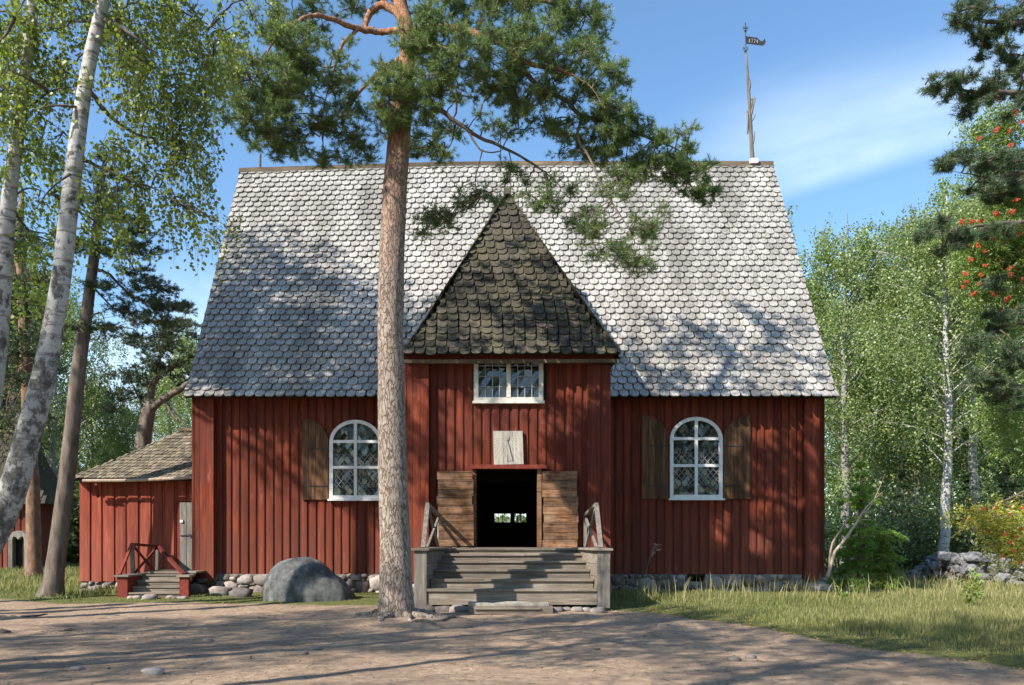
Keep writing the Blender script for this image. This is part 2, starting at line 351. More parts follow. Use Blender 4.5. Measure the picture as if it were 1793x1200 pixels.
# --- boxed corner posts
def corner(x0,x1,y0,y1,z0,z1,mat='red',top=None):
    mb=MB(); n=max(1,round((x1-x0)/.22)); 
    for i in range(n):
        a=x0+(x1-x0)*i/n; b=x0+(x1-x0)*(i+1)/n
        mb.box(a+.004,b-.004,y0-random.random()*.008,y0+.04,z0+random.gauss(0,.015),z1)
    mb.box(x0+.003,x1-.003,y0+.042,y1,z0,z1)
    # capping strip
    mb.box(x0-.03,x0+.02,y0-.02,y1,z0+.02,z1); mb.box(x1-.02,x1+.03,y0-.02,y1,z0+.02,z1)
    return mb.build('corner_post',M[mat],church)
corner(XL,X_(373,22.75),22.72,23.4,.38,5.9)
corner(X_(1410,22.75),X_(1432,22.75),22.72,23.4,.42,5.9)
corner(X_(1433,22.9),X_(1441,22.9)+.03,22.95,23.4,.42,5.9)
corner(XL,XL+.45,31.4,32.0,.4,5.9); corner(XR-.45,XR,31.4,32.0,.4,5.9)
# --- nave roof
ridgeL,ridgeR=(-9.29,14.17),(8.91,14.40)
def roofP(s,t,tl=None):
    sl=9.98; f=min(max(t/sl,-.01),1)
    # slight sag and kick at the eaves
    sag=-.05*math.sin(f*math.pi)*math.sin((s+9)/18*math.pi)
    xz=ridgeL[1]+(ridgeR[1]-ridgeL[1])*min(1,(s+9.2)/7.5 if s<-1.7 else 1)
    y=YE+(YR-YE)*f; z=ZE+(xz-ZE)*f+sag
    if f<.1: y-=.12*(1-f/.1)**2
    return (s,y,z)
Nn=unit(np.array([0,-8.7,4.9]))
lf=lambda t:-9.17+(-9.29+9.17)*t/9.98; rf=lambda t:9.10+(8.91-9.10)*t/9.98
mb=MB()
shingles(mb,roofP,Nn,lf,rf,9.98,.247,.283,kick=.07,th=.034,t0=-.11,jit=.85)
roof=mb.build('roof',M['shingle'],church); mb=MB()
# deck and rear slope
K=24
grid=[[np.array(roofP(lf(9.98*j/K)+(rf(9.98*j/K)-lf(9.98*j/K))*i/K,9.98*j/K))-Nn*.02 for i in range(K+1)] for j in range(K+1)]
V=np.array(grid).reshape(-1,3); idx=np.arange((K+1)**2).reshape(K+1,K+1)
q=np.stack([idx[:-1,:-1],idx[:-1,1:],idx[1:,1:],idx[1:,:-1]],-1).reshape(-1,4); 
mb.addn(V,q,np.full(len(q),.1)); V2=V-Nn*.12; mb.addn(V2,q[:,::-1],np.full(len(q),.1))
for j in range(K):
    for i in (0,K):
        a,b=grid[j][i],grid[j+1][i]; mb.add([a,b,b-Nn*.12,a-Nn*.12],[(0,1,2,3)],.1)
for i in range(K):
    a,b=grid[0][i],grid[0][i+1]; mb.add([a,b,b-Nn*.12,a-Nn*.12],[(0,1,2,3)],.1)
mb.build('roof_deck',M['deck'],church)
mb=MB(); n2=unit(np.array([0,8.7,4.9]))
shingles(mb,lambda s,t:(s,2*YR-roofP(s,t)[1],roofP(s,t)[2]),n2,lf,rf,9.98,.5,.56)
V3=V.copy(); V3[:,1]=2*YR-V3[:,1]; V3[:,2]-=.0; mb.addn(V3,q[:,::-1],np.full(len(q),.1)); V4=V3-n2*.12; mb.addn(V4,q,np.full(len(q),.1))
mb.build('rear_roof',M['shingle'],church)
mb=MB()
xs=np.linspace(-9.33,8.95,9)
for a,b in zip(xs[:-1],xs[1:]):
    za=roofP(a,9.98)[2]; zb=roofP(b,9.98)[2]
    mb.hexa([(a,YR-.10,za-.10),(b-.01,YR-.10,zb-.10),(b-.01,YR+.10,zb-.10),(a,YR+.10,za-.10)],[(a,YR-.07,za+.09),(b-.01,YR-.07,zb+.09),(b-.01,YR+.07,zb+.09),(a,YR+.07,za+.09)])
mb.build('ridge_board',M['ridge'],church)
# gable verge boards
for i,e in ((0,-1),(K,1)):
    for sgn in (0,1):
        mb=MB(); pts=[grid[j][i].copy() for j in range(K+1)]
        for p in pts:
            if sgn: p[1]=2*YR-p[1]
        for a,b in zip(pts[:-1],pts[1:]):
            nn=n2 if sgn else Nn
            o=np.array([e*.03,0,0])
            mb.hexa([a+o*.1+nn*.03,a+o+nn*.03,a+o-nn*.15,a+o*.1-nn*.15],[b+o*.1+nn*.03,b+o+nn*.03,b+o-nn*.15,b+o*.1-nn*.15],.5)
        mb.build('verge_board',M['ridge'],church)
# eave moulding under the roof
for a_,b_ in ((XL-.05,-2.6),(2.5,XR+.05)): mb=MB(); mb.box(a_,b_,22.72,22.98,5.86,6.0); mb.build('eave_board',M['red'],church)
# --- foundation of fieldstones
def stone_mesh(mb,c,r,seed=0,sub=0,flat=1.0,rnd=None):
    import bmesh
    bm=bmesh.new(); bmesh.ops.create_icosphere(bm,subdivisions=2,radius=1)
    V=np.array([v.co[:] for v in bm.verts]); Fc=[[v.index for v in f.verts] for f in bm.faces]; bm.free()
    o=Vector((seed*3.1,seed*1.7,seed*.9))
    out=[]
    for p in V:
        n=mnoise.noise(Vector(p)*1.1+o)*.38+mnoise.noise(Vector(p)*2.6+o)*.12
        # squarish stones
        m=max(abs(p)); k=1/m**.75; n+=mnoise.noise(Vector(p)*5+o)*.05
        out.append(np.array(p)*(1+n)*k*.92*np.array(r)+np.array(c))
    mb.addn(np.array(out),np.array(Fc),np.full(len(Fc),random.random() if rnd is None else rnd))
def stone_wall(mb,x0,x1,y,z0,z1,avoid=None):
    x=x0
    placed=[]
    rows=[(z0+.02,.24),(z0+.30,.17),(z0+.46,.13)]
    sd=0
    tries=0
    while tries<4200:
        tries+=1
        R=.27 if tries<500 else (.17 if tries<1300 else .09)
        rx=R*random.uniform(.75,1.35); rz=min(rx*random.uniform(.6,.95),.24)
        cx_=random.uniform(x0+rx*.8,x1-rx*.8); cz=random.uniform(z0-.05,z1-rz*.82)
        if avoid and avoid[0]-rx*.6<cx_<avoid[1]+rx*.6 and cz+rz>avoid[2]: continue
        if all(((cx_-a)/(rx+b))**2+((cz-c)/(rz+d))**2>.60 for a,b,c,d in placed):
            placed.append((cx_,rx,cz,rz)); sd+=1
            stone_mesh(mb,(cx_,y+random.uniform(-.03,.05),cz),(rx,.16,rz),sd+x0*7)
hole=(X_(1203,22.9),X_(1236,22.9),.3,.6)
mb=MB(); stone_wall(mb,XL-.05,-2.4,22.98,-.05,.57); stone_mesh(mb,(XL+.05,22.75,.12),(.3,.26,.22),5); stone_mesh(mb,(XL+.25,22.72,.38),(.2,.16,.08),6); mb.build('foundation',M['stone'],church,smooth=True)
mb=MB(); stone_wall(mb,2.3,XR+.12,22.98,-.05,.55,hole)
stone_mesh(mb,(XR-.12,22.8,.12),(.36,.26,.2),3)
f_=mb.build('foundation',M['stone'],church,smooth=True)
mb=MB(); mb.box(XL+.1,hole[0],22.94,23.3,-.1,.56); mb.box(hole[1],XR-.05,22.94,23.3,-.1,.55); mb.box(hole[0],hole[1],22.94,23.3,-.1,.34)
mb.box(XL+.1,XL+.4,23.3,31.8,-.1,.56); mb.box(XR-.35,XR-.05,23.3,31.8,-.1,.56); mb.box(XL+.4,XR-.35,31.5,31.8,-.1,.56)
mb.build('mortar_bed',M['mortar'],f_)
# --- porch
YP=20.5; PX0,PX1=X_(712,YP),X_(1068,YP); ZPT=6.15
dx0,dx1=X_(832,YP),X_(948,YP); dz0,dz1=1.36,Z_(822,YP)
wx=(X_(830,YP),X_(951,YP),Z_(704,YP),Z_(618,YP))
mb=MB(); boards(mb,PX0+.35,PX1-.35,YP,.9,ZPT,per=.232,wid=.16,skip=[(dx0,dx1,0,dz1+.06),(wx[0]+.05,wx[1]-.05,wx[2]+.05,9)])
porch=mb.build('porch_wall',M['red'],church)
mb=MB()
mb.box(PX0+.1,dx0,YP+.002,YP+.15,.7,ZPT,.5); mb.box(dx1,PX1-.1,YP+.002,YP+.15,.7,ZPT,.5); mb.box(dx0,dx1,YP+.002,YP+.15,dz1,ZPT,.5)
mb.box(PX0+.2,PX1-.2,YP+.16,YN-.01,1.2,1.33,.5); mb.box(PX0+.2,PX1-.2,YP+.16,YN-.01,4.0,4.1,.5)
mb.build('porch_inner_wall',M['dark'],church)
mb=MB()
tmp=MB(); boards(tmp,YP+.3,YN,0,.5,ZPT); rot_side(tmp,lambda p:(PX0+.1+p[1],YP+.3+YN-p[0],p[2])); mb=tmp; mb.build('porch_side_wall',M['red'],church)
tmp=MB(); boards(tmp,YP+.3,YN,0,.5,ZPT); rot_side(tmp,lambda p:(PX1-.1-p[1],p[0],p[2])); tmp.build('porch_side_wall',M['red'],church)
corner(PX0,X_(750,YP),20.3,20.95,.45,6.0); corner(X_(1031,YP-.2),X_(1048,YP-.2),20.3,20.95,.45,6.0); corner(X_(1049.5,YP-.2)+.03,X_(1067,YP)-.02,20.36,20.96,.45,6.0)
# porch roof: steep hipped front, mossy shingles with branch shade in their colour
aX,aY,aZ=X_(888,22.5),22.5,Z_(340,22.5); eY,eZ=20.0,Z_(618,20.0); eL,eR=X_(707,20.0),X_(1084,20.0)
sl=math.hypot(aY-eY,aZ-eZ)
def hw(t):
    f=min(max(t/sl,0),1); return (1-f)*(1-.10*math.sin(f*math.pi)*(1-f)*1.6)
pP=lambda s,t:(s,eY+(aY-eY)*t/sl-(.10*(1-t/.6)**2 if t<.6 else 0),eZ+(aZ-eZ)*t/sl-.06*math.sin(min(max(t/sl,0),1)*math.pi))
Np=unit(np.array([0,-(aZ-eZ),(aY-eY)]))
mb=MB(); pl=lambda t:aX+(eL-aX)*hw(t); pr=lambda t:aX+(eR-aX)*hw(t)
shingles(mb,pP,Np,pl,pr,sl-.05,.232,.281,kick=.05,th=.028,jit=1.4,t0=-.10)
mb.build('porch_roof',M['moss_shade'],church); mb=MB(); J=16
for j in range(J):
    t,u=sl*j/J,sl*(j+1)/J
    a,b,c,d=[np.array(p)-Np*.02 for p in (pP(pl(t),t),pP(pr(t),t),pP(pr(u),u),pP(pl(u),u))]
    mb.add([a,b,c,d],[(0,1,2,3)],.1); mb.add([a-Np*.1,b-Np*.1,c-Np*.1,d-Np*.1],[(3,2,1,0)],.1)
    if j==0: mb.add([a,b,b-Np*.1,a-Np*.1],[(0,3,2,1)],.1)
mb.build('porch_deck',M['deck'],church)
# its side slopes run back into the nave roof
mb=MB()
def yn(z): return YE+(z-ZE)/8.75*4.9+.15
for e,ex in ((-1,eL),(1,eR)):
    a=np.array([aX,aY,aZ]); b=np.array([ex,eY,eZ]); ez=eZ
    Sx=a-b; 
    nrm=unit(np.array([e*(aZ-eZ),0,abs(ex-aX)])); sl2=math.hypot(ex-aX,aZ-eZ)
    PP=lambda s,t,e=e,ex=ex:(ex+(aX-ex)*t/sl2,s,eZ+(aZ-eZ)*t/sl2)
    shingles(mb,PP,nrm,lambda t:eY+(aY-eY)*t/sl2,lambda t:yn(eZ+(aZ-eZ)*t/sl2),sl2,.24,.285)
    dk=[np.array(PP(eY,0)),np.array(PP(yn(eZ),0)),np.array(PP(yn(aZ),sl2)),np.array(PP(aY,sl2))]
    dk=[p-nrm*.02 for p in dk]; mb.add(dk,[(0,1,2,3)],.1); mb.add([p-nrm*.1 for p in dk],[(3,2,1,0)],.1)
mb.build('porch_side_roof',M['moss_shade'],church)
mb=MB(); mb.beam((aX,aY-.05,aZ+.04),(aX,yn(aZ),aZ+.04),.16,.08); mb.beam((aX,aY-.12,aZ-.1),(aX+.01,aY+.02,aZ+.14),.2,.14); mb.build('porch_ridge',M['moss_shade'],church)
mb=MB(); mb.beam((X_(706,20.1),20.08,Z_(634,20.1)),(X_(1080,20.1),20.08,Z_(633,20.1)),.13,.085); mb.build('eave_beam',M['ridge'],church)
mb=MB(); mb.box(PX0-.05,PX1+.05,20.15,20.46,6.12,6.2); mb.build('porch_soffit',M['red'],church)
# door frame, leaves, lintel, sill
mb=MB(); fz=dz1
mb.box(dx0-.06,dx0+.03,YP-.09,YP+.18,dz0,fz); mb.box(dx1-.11,dx1+.0,YP-.09,YP+.18,dz0,fz); mb.box(dx0-.06,dx1+.0,YP-.09,YP+.18,fz,fz+.07)
fr=mb.build('door_frame',M['door'],church)
mb=MB(); mb.box(X_(824,YP),X_(957,YP),YP-.20,YP-.09,Z_(822,YP)+.0,Z_(815,YP)); mb.build('lintel',M['redbeam'],church)
def leaf(px0,px1,pt,pb,slant,hx):
    mb=MB(); x0,x1=X_(px0,YP-.12),X_(px1,YP-.12); z0,z1=Z_(pb,YP-.12),Z_(pt,YP-.12)
    z=z0; n=9; 
    for i in range(n):
        h=(z1-z0)/n*random.uniform(.93,1.0); zz=z0+(z1-z0)*i/n
        j=random.gauss(0,.012)
        y0=YP-.17-random.random()*.012
        ya=y0-(slant if slant>0 else 0); yb=y0+(slant if slant<0 else 0)
        s=.012*(x1-x0)
        mb.hexa([(x0+j,ya,zz),(x1+j,yb,zz+s),(x1+j,yb+.035,zz+s),(x0+j,ya+.035,zz)],[(x0+j,ya,zz+h),(x1+j,yb,zz+h+s),(x1+j,yb+.035,zz+h+s),(x0+j,ya+.035,zz+h)])
        # shadow lip
        mb.hexa([(x0+j,ya-.012,zz+h-.02),(x1+j,yb-.012,zz+h-.02),(x1+j,yb,zz+h-.02),(x0+j,ya,zz+h-.02)],[(x0+j,ya-.012,zz+h),(x1+j,yb-.012,zz+h),(x1+j,yb,zz+h),(x0+j,ya,zz+h)])
    o=mb.build('door_leaf',M['door'],church)
    return o
leaf(768,829,826,957,.10,X_(820,YP)); leaf(950,1010,826,960,-.10,X_(958,YP))
# upper window
def bars(mb,x0,x1,z0,z1,y0,y1,t,nx,nz):
    for i in range(1,nx): x=x0+(x1-x0)*i/nx; mb.box(x-t/2,x+t/2,y0,y1,z0,z1)
    for i in range(1,nz): z=z0+(z1-z0)*i/nz; mb.box(x0,x1,y0+.004,y1-.004,z-t/2,z+t/2)
x0,x1,z0,z1=wx; win=None
mb=MB(); yf=YP-.12; w_=.115
mb.box(x0,x0+w_,yf,YP,z0,z1); mb.box(x1-w_,x1,yf,YP,z0,z1); mb.box(x0+w_,x1-w_,yf+.003,YP,z0,z0+.1); mb.box(x0+w_,x1-w_,yf+.003,YP,z1-.08,z1); xm=(x0+x1)/2; mb.box(xm-.055,xm+.055,yf-.01,YP,z0+.1,z1-.08)
win=mb.build('upper_window',M['cream'],church)
mb=MB(); mb.box(x0-.03,x1+.03,yf-.05,YP-.01,z0-.06,z0-.002); mb.build('sill',M['cream'],win)
for a,b in ((x0+w_,xm-.055),(xm+.055,x1-w_)):
    mb=MB(); bars(mb,a,b,z0+.1,z1-.08,yf+.03,yf+.055,.022,4,4); mb.build('glazing_bars',M['lead'],win)
    mb=MB()
    for i in range(4):
        for j in range(4):
            xa,xb=a+(b-a)*i/4,a+(b-a)*(i+1)/4; za,zb=z0+.1+(z1-z0-.18)*j/4,z0+.1+(z1-z0-.18)*(j+1)/4
            t1,t2=random.gauss(0,.006),random.gauss(0,.006)
            mb.add([(xa,yf+.06+t1,za),(xb,yf+.06-t1+t2,za),(xb,yf+.06-t2,zb),(xa,yf+.06+t2,zb)],[(0,1,2,3)])
    mb.add([(a,yf+.09,z0),(b,yf+.09,z0),(b,yf+.09,z1),(a,yf+.09,z1)],[(0,1,2,3)])
    mb.build('pane',M['glass'],win)
# sundial board leaning above the lintel
mb=MB(); sy=YP-.13; pts=[(X_(863,sy),Z_(755,sy)),(X_(915,sy),Z_(755,sy)),(X_(917,sy),Z_(813,sy)),(X_(865,sy),Z_(814,sy))]
for k in range(3):
    a,b=k/3+.004,(k+1)/3-.004
    lerp=lambda p,q,t:(p[0]+(q[0]-p[0])*t,p[1]+(q[1]-p[1])*t)
    mb.prism([lerp(pts[0],pts[1],a),lerp(pts[0],pts[1],b),lerp(pts[3],pts[2],b),lerp(pts[3],pts[2],a)],sy-.02,sy+.045)
sd=mb.build('sundial',M['pale'],church)
mb=MB(); cx_,cz_=X_(888,sy),Z_(767,sy)
for k in range(-8,9):
    if k in(0,): continue
    an=k*.195; dx,dz=math.sin(an),-math.cos(an); l=min(.34/max(abs(dx),.01),.62/max(abs(dz),.01),.66)
    mb.beam((cx_+dx*.12,sy-.023,cz_+dz*.12),(cx_+dx*l,sy-.023,cz_+dz*l),.008,.006,(0,1,0))
mb.build('hour_line',M['cream'],sd)
mb=MB(); mb.prism([(cx_+.05*math.cos(t),cz_+.07*math.sin(t)) for t in np.linspace(0,2*math.pi,12,endpoint=False)],sy-.04,sy-.02); mb.beam((cx_,sy-.03,cz_),(cx_+.01,sy-.14,cz_-.44),.014,.014); mb.beam((cx_+.01,sy-.14,cz_-.44),(cx_+.01,sy-.02,cz_-.6),.012,.012); mb.build('gnomon',M['pale'],sd)
# --- arched nave windows with shutters
def arched(px0,px1,pt,ps,pb,pm1,pm2,shut):
    y=YN-.06; x0,x1=X_(px0,y),X_(px1,y); zt,zs,zb=Z_(pt,y),Z_(ps,y),Z_(pb,y); xm=(x0+x1)/2
    def outline(ins):
        a=(x1-x0)/2-ins; b=zt-zs-ins
        return [(x0+ins,zb+ins)]+[(xm-a*math.cos(t),zs+b*math.sin(t)) for t in np.linspace(0,math.pi,17)]+[(x1-ins,zb+ins)]
    o=outline(0); i_=outline(.10); n=len(o); mb=MB(); y0,y1=y-.10,y+.0
    V=[(p[0],y0,p[1]) for p in o]+[(p[0],y0,p[1]) for p in i_]+[(p[0],y1,p[1]) for p in o]+[(p[0],y1,p[1]) for p in i_]
    Fs=[]
    for k in range(n):
        m=(k+1)%n; Fs+=[(k,m,n+m,n+k),(2*n+k,k,n*0+m+0,2*n+m)[::1] if False else (2*n+k,2*n+m,m,k),(n+k,n+m,3*n+m,3*n+k)]
    mb.add(V,Fs,.5)
    mb.box(xm-.045,xm+.045,y0+.004,y1-.02,zb+.1,zt-.09)
    for pz in (pm1,pm2): z=Z_(pz,y); mb.box(x0+.09,x1-.09,y0+.008,y1-.02,z-.04,z+.04)
    w=mb.build('window',M['white'],church)
    mb=MB(); mb.box(x0-.04,x1+.05,y0-.05,y1,zb-.055,zb-.003); mb.build('sill',M['white'],w)
    A=(x1-x0)/2-.1; Bz=zt-zs-.1
    def inside(x,z,m=0):
        if abs(x-xm)>A+m or z<zb+.1-m: return False
        return z<zs or ((x-xm)/(A+m))**2+((z-zs)/(Bz+m))**2<1
    # lead cames (diamond pattern) and separate little quarries, each tilted a little
    mb=MB(); dxs,dzs=.165,.2
    for sg in (1,-1):
        for k in range(-20,21):
            prev=None; tt=np.linspace(-2.4,2.4,260)
            run=[]
            for t in tt:
                x=xm+t*dxs+ (k)*dxs*1.0; z=(zb+zs)/2+sg*t*dzs
                if inside(x,z): run.append((x,z))
            if len(run)>3:
                a,b=run[0],run[-1]; mb.beam((a[0],y-.045,a[1]),(b[0],y-.045,b[1]),.012,.014,(0,1,0))
    mb.build('lead_lattice',M['lead'],w)
    mb=MB()
    for i in range(-16,17):
        for j in range(-16,17):
            if (i+j)%2: continue
            cx_=xm+i*dxs/2; cz_=(zb+zs)/2+j*dzs/2
            q=[(cx_-dxs/2,cz_),(cx_,cz_-dzs/2),(cx_+dxs/2,cz_),(cx_,cz_+dzs/2)]
            if all(inside(a,b,.05) for a,b in q):
                t1,t2=random.gauss(0,.0042),random.gauss(0,.0042)
                mb.add([(q[0][0],y-.035-t1,q[0][1]),(q[1][0],y-.035-t2,q[1][1]),(q[2][0],y-.035+t1,q[2][1]),(q[3][0],y-.035+t2,q[3][1])],[(0,1,2,3)])
    bk=outline(.05); mb.add([(a,y-.012,b) for a,b in bk],[tuple(range(len(bk)))[::-1]])
    mb.build('pane',M['glass'],w)
    # half-arch shutters swung open
    for (side,label) in shut:
        e=x0 if side<0 else x1; wd=(x1-x0)/2+.02; mb=MB(); nb=4
        for k in range(nb):
            u0,u1=k/nb+.004,(k+1)/nb-.004
            def zt_(u): return zs-.05+(zt-zs+.1)*math.sqrt(max(0,1-(1-u)**2))
            us=np.linspace(u0,u1,5)
            pr_=[(e+side*(.03+wd*u),zb-.02) for u in us]+[(e+side*(.03+wd*u),zt_(u)) for u in us[::-1]]
            if side<0: pr_=pr_[::-1]
            yy=YN-.115-random.random()*.006; mb.prism(pr_,yy,yy+.035)
        s=mb.build('shutter',M['shutter'],church)
        for z in (zb+.35,zs-.2): mb=MB(); mb.box(min(e,e+side*wd*.8),max(e,e+side*wd*.8),YN-.13,YN-.122,z,z+.03); mb.build('hinge',M['iron'],s)
arched(578,669,736,775,874,774,819,[(-1,''),(1,'')])
arched(1172,1264,731,770,873,769,816,[(-1,''),(1,'')])
# --- forked ridge mast with dated vane
mb=MB(); R=YR
mast=crom([W(1318,290,R),W(1315,235,R),W(1312,180,R),W(1309,130,R),W(1306,84,R)],24)
rr=np.interp(np.linspace(0,1,24),[0,.3,.6,1],[.075,.062,.055,.024])*(1+.15*rng.random(24)); mb.tubes(mast,rr,8)
for a,b,r0,r1 in (((1317,255),(1321,230),.05,.015),((1314,205),(1321,170),.05,.02),((1315,190),(1323,172),.04,.02),((1314,215),(1323,200),.03,.02),((1309,235),(1308,195),.03,.03),((1316,175),(1317,172),.03,.02),((1311,160),(1313,140),.05,.03),((1315,190),(1317,172),.04,.02)):
    P=crom([W(*a,R),W((a[0]+b[0])/2+1,(a[1]+b[1])/2,R-.05),W(*b,R)],6); mb.tubes(P,np.linspace(r0,r1,6),6)
mast_o=mb.build('ridge_mast',M['greyv'],church)
mb=MB(); mb.box(mast[0][0]-.13,mast[0][0]+.13,R-.2,R+.2,14.38,14.53); mb.build('mast_collar',M['white'],mast_o)
mb=MB(); mb.tubes(crom([W(1306,90,R),W(1305.5,66,R),W(1305,40,R)],5),np.full(5,.018),6)
for py in (50,86): 
    mb.beam(W(1301,py,R),W(1310,py,R),.02,.02); 
    c=W(1305.3,py+4,R); mb.tubes(np.array([(c[0],c[1],c[2]-.08),(c[0],c[1],c[2]),(c[0],c[1],c[2]+.08)]),np.array([.005,.05,.005]),6)
    for sgn in (-1,1):
        mb.tubes(crom([W(1305.3,py-1,R),W(1305.3+sgn*4,py-3,R),W(1305.3+sgn*4,py+2,R)],7),np.full(7,.01),4)
rod=mb.build('vane_rod',M['iron'],mast_o)
fl=[(1306.5,64),(1314,65),(1326,66.5),(1329,70),(1332,72.5),(1336,72),(1338.5,68),(1340.5,72),(1340,76.5),(1336,80),(1328,79),(1316,77.5),(1306.5,76.5)]
mb=MB(); mb.prism([(X_(a,R),Z_(b,R)) for a,b in fl][::-1],R-.012,R+.012); vane=mb.build('weathervane',M['iron'],church)
mb=MB()
seg={'1':[((.5,0),(.5,1))],'7':[((0,1),(1,1)),((1,1),(.4,0))],'4':[((.75,0),(.75,1)),((.75,1),(0,.35)),((0,.35),(1,.35))]}
for k,ch in enumerate('1774'):
    ox=1311+k*4.4; 
    for (a,b),(c,d) in seg[ch]:
        mb.beam(W(ox+a*2.8,75-b*6.2+k*.35,R-.02),W(ox+c*2.8,75-d*6.2+k*.35,R-.02),.016,.028,(0,1,0))
mb.build('date_numerals',M['lead'],vane)  # pale bars stand in for sky light showing through cut-out digits
mb=MB(); a=W(455,296,R); mb.tubes(np.array([a,W(456,270,R)]),np.array([.045,.04]),6); mb.build('ridge_finial',M['greyv'],church)
mb=MB(); mb.tubes(np.array([W(876,292,R),W(876,232,R)]),np.array([.03,.02]),6); mb.build('ridge_rod',M['iron'],church)
# --- front steps
st=thing('front_steps','broad weathered grey wooden steps with side walls leading up to the open church doors','steps',(0,17.4,0))
zs_=[.474,.671,.875,1.06,1.225]; sideX=lambda Y,e:(1.86-(Y-17.4)*.16)*e
for i,z in enumerate(zs_):
    y=17.42+.31*i; a=sideX(y,-1); b=sideX(y,1); pz=zs_[i-1] if i else .14
    mb=MB(); k=3; xs=[a,a+(b-a)*random.uniform(.3,.6),b]
    for u,v in zip(xs[:-1],xs[1:]): mb.box(u+.003,v-.003,y-.045,y+.34,z-.045+random.gauss(0,.003),z+random.gauss(0,.003))
    mb.build('tread',M['grey'],st)
    mb=MB(); mb.box(a+.01,b-.01,y,y+.03,pz-.01,z-.048); mb.build('riser',M['grey'],st)
mb=MB(); y=18.97; a,b=sideX(y,-1),sideX(y,1)
for k in range(6): 
    y0=y-.045+k*.25; mb.box(-1.9,1.9,y0,y0+.245,1.30,1.345+random.gauss(0,.003)) if k else mb.box(a,b,y0,y0+.245,1.30,1.345)
mb.build('landing',M['grey'],st); mb=MB(); mb.box(a,b,y,y+.03,1.22,1.30); mb.build('riser',M['grey'],st)
for e in (-1,1):
    x0,x1=1.86,2.13
    mb=MB()
    # stringer wall boards
    for k in range(4):
        za,zb=.2+k*.275,.2+(k+1)*.275-.008
        mb.hexa([(e*1.87,17.5,za),(e*2.05,17.5,za),(e*2.02,20.4,za),(e*1.50,19.3,za)][::e],[(e*1.87,17.5,zb),(e*2.05,17.5,zb),(e*2.02,20.4,zb),(e*1.50,19.3,zb)][::e])
    mb.build('side_wall',M['grey'],st)
    mb=MB(); mb.box(min(e*x0,e*x1),max(e*x0,e*x1),17.38,17.5,.06,1.31); mb.box(min(e*x0,e*x1)+.02,max(e*x0,e*x1)-.02,17.5,17.62,.06,1.3); mb.build('front_post',M['greyv'],st)
    mb=MB(); mb.hexa([(e*1.80,17.32,1.312),(e*2.19,17.32,1.312),(e*2.12,20.4,1.312),(e*1.45,19.3,1.312)][::e],[(e*1.80,17.32,1.36),(e*2.19,17.32,1.36),(e*2.12,20.4,1.36),(e*1.45,19.3,1.36)][::e]); mb.build('cap_board',M['grey'],st)
    # leaning handrail frame
    p0=np.array((e*2.0,18.0,1.36)); p1=np.array((e*1.98,18.75,2.36)); p2=np.array((e*1.86,20.38,2.16)); p3=np.array((e*1.86,20.3,1.36))
    mb=MB(); mb.beam(p0,p1,.10,.07,(0,1,0)); mb.build('rail_post',M['greyv'],st)
    mb=MB(); mb.beam(p1+(0,-.05,.02),p2,.08,.07); mb.build('handrail',M['greyv'],st)
    mb=MB(); mb.beam(p1+(0,.15,-.05),p3+(0,-.1,0),.05,.07); mb.beam(p0+(e*-.05,.4,0),p2+(0,-.05,-.03),.05,.07); mb.beam(p3,p2+(0,0,-.03),.08,.08); mb.build('rail_brace',M['greyv'],st)
# --- loose box step in front
bs=thing('loose_step','low worn grey wooden box step lying on the ground before the broad front steps','step',(-.05,16.8,0))
mb=MB(); x0,x1=-.88,.79
for k in range(3): 
    a=16.66+k*.155; n=8
    for q in range(n):
        u,v=x0-.04+(x1-x0+.02)*q/n,x0-.04+(x1-x0+.02)*(q+1)/n
        h0,h1=.215+.018*math.sin(q*1.3+k),.215+.018*math.sin((q+1)*1.3+k)
        mb.hexa([(u,a,.17),(v,a,.17),(v,a+.148,.17),(u,a+.148,.17)],[(u,a,h0),(v,a,h1),(v,a+.148,h1),(u,a+.148,h0)],.6+.1*k)
mb.build('top_board',M['pale'],bs)
mb=MB(); mb.box(x0-.0,x1+.06,16.62,16.66,.0,.17); mb.box(x0+.1,x1-.2,16.58,16.618,.10,.135); mb.build('front_board',M['grey'],bs)
mb=MB(); mb.box(x0-.03,x0+.03,16.67,17.12,0,.168); mb.build('end_board',M['greyv'],bs); mb=MB(); mb.box(x1-.03,x1+.03,16.67,17.12,0,.168); mb.build('end_board',M['greyv'],bs)
# --- annex on the left
an=thing('red_annex','low red boarded annex with brown shingled hip roof at the left end of the church','annex',(-11,23.5,0))
YA=23.4; ax0=X_(140,YA); 
mb=MB(); boards(mb,ax0,-9.1,YA,.33,3.32,per=.36,wid=.27,th=.03,skip=[(X_(315,YA),X_(345,YA),0,Z_(878,YA))]); mb.build('front_wall',M['redfade'],an)
mb=MB(); mb.box(ax0+.02,-9.05,YA+.003,YA+.15,.3,3.3,.5); mb.box(ax0+.02,ax0+.2,YA+.16,27.6,.3,3.3,.5); mb.box(ax0+.2,-9.05,27.45,27.6,.3,3.3,.5); mb.build('inner_wall',M['redbeam'],an)
mb=MB(); yd=YA-.05; dxx=X_(315,yd); z0,z1=Z_(1000,yd),Z_(880,yd)
for k in range(3): mb.box(dxx+k*.19,dxx+k*.19+.183,yd-random.random()*.012,yd+.04,z0,z1)
dr=mb.build('plank_door',M['greyv'],an); mb=MB(); mb.box(dxx+.02,dxx+.1,yd-.05,yd-.013,Z_(915,yd),Z_(911,yd)); mb.build('handle',M['white'],dr)
mb=MB(); mb.beam(W(315,938,yd-.03),W(345,936,yd-.03),.02,.02); mb.beam(W(330,936,yd-.04),W(334,941,yd-.05),.02,.05); mb.build('latch_bar',M['iron'],dr)
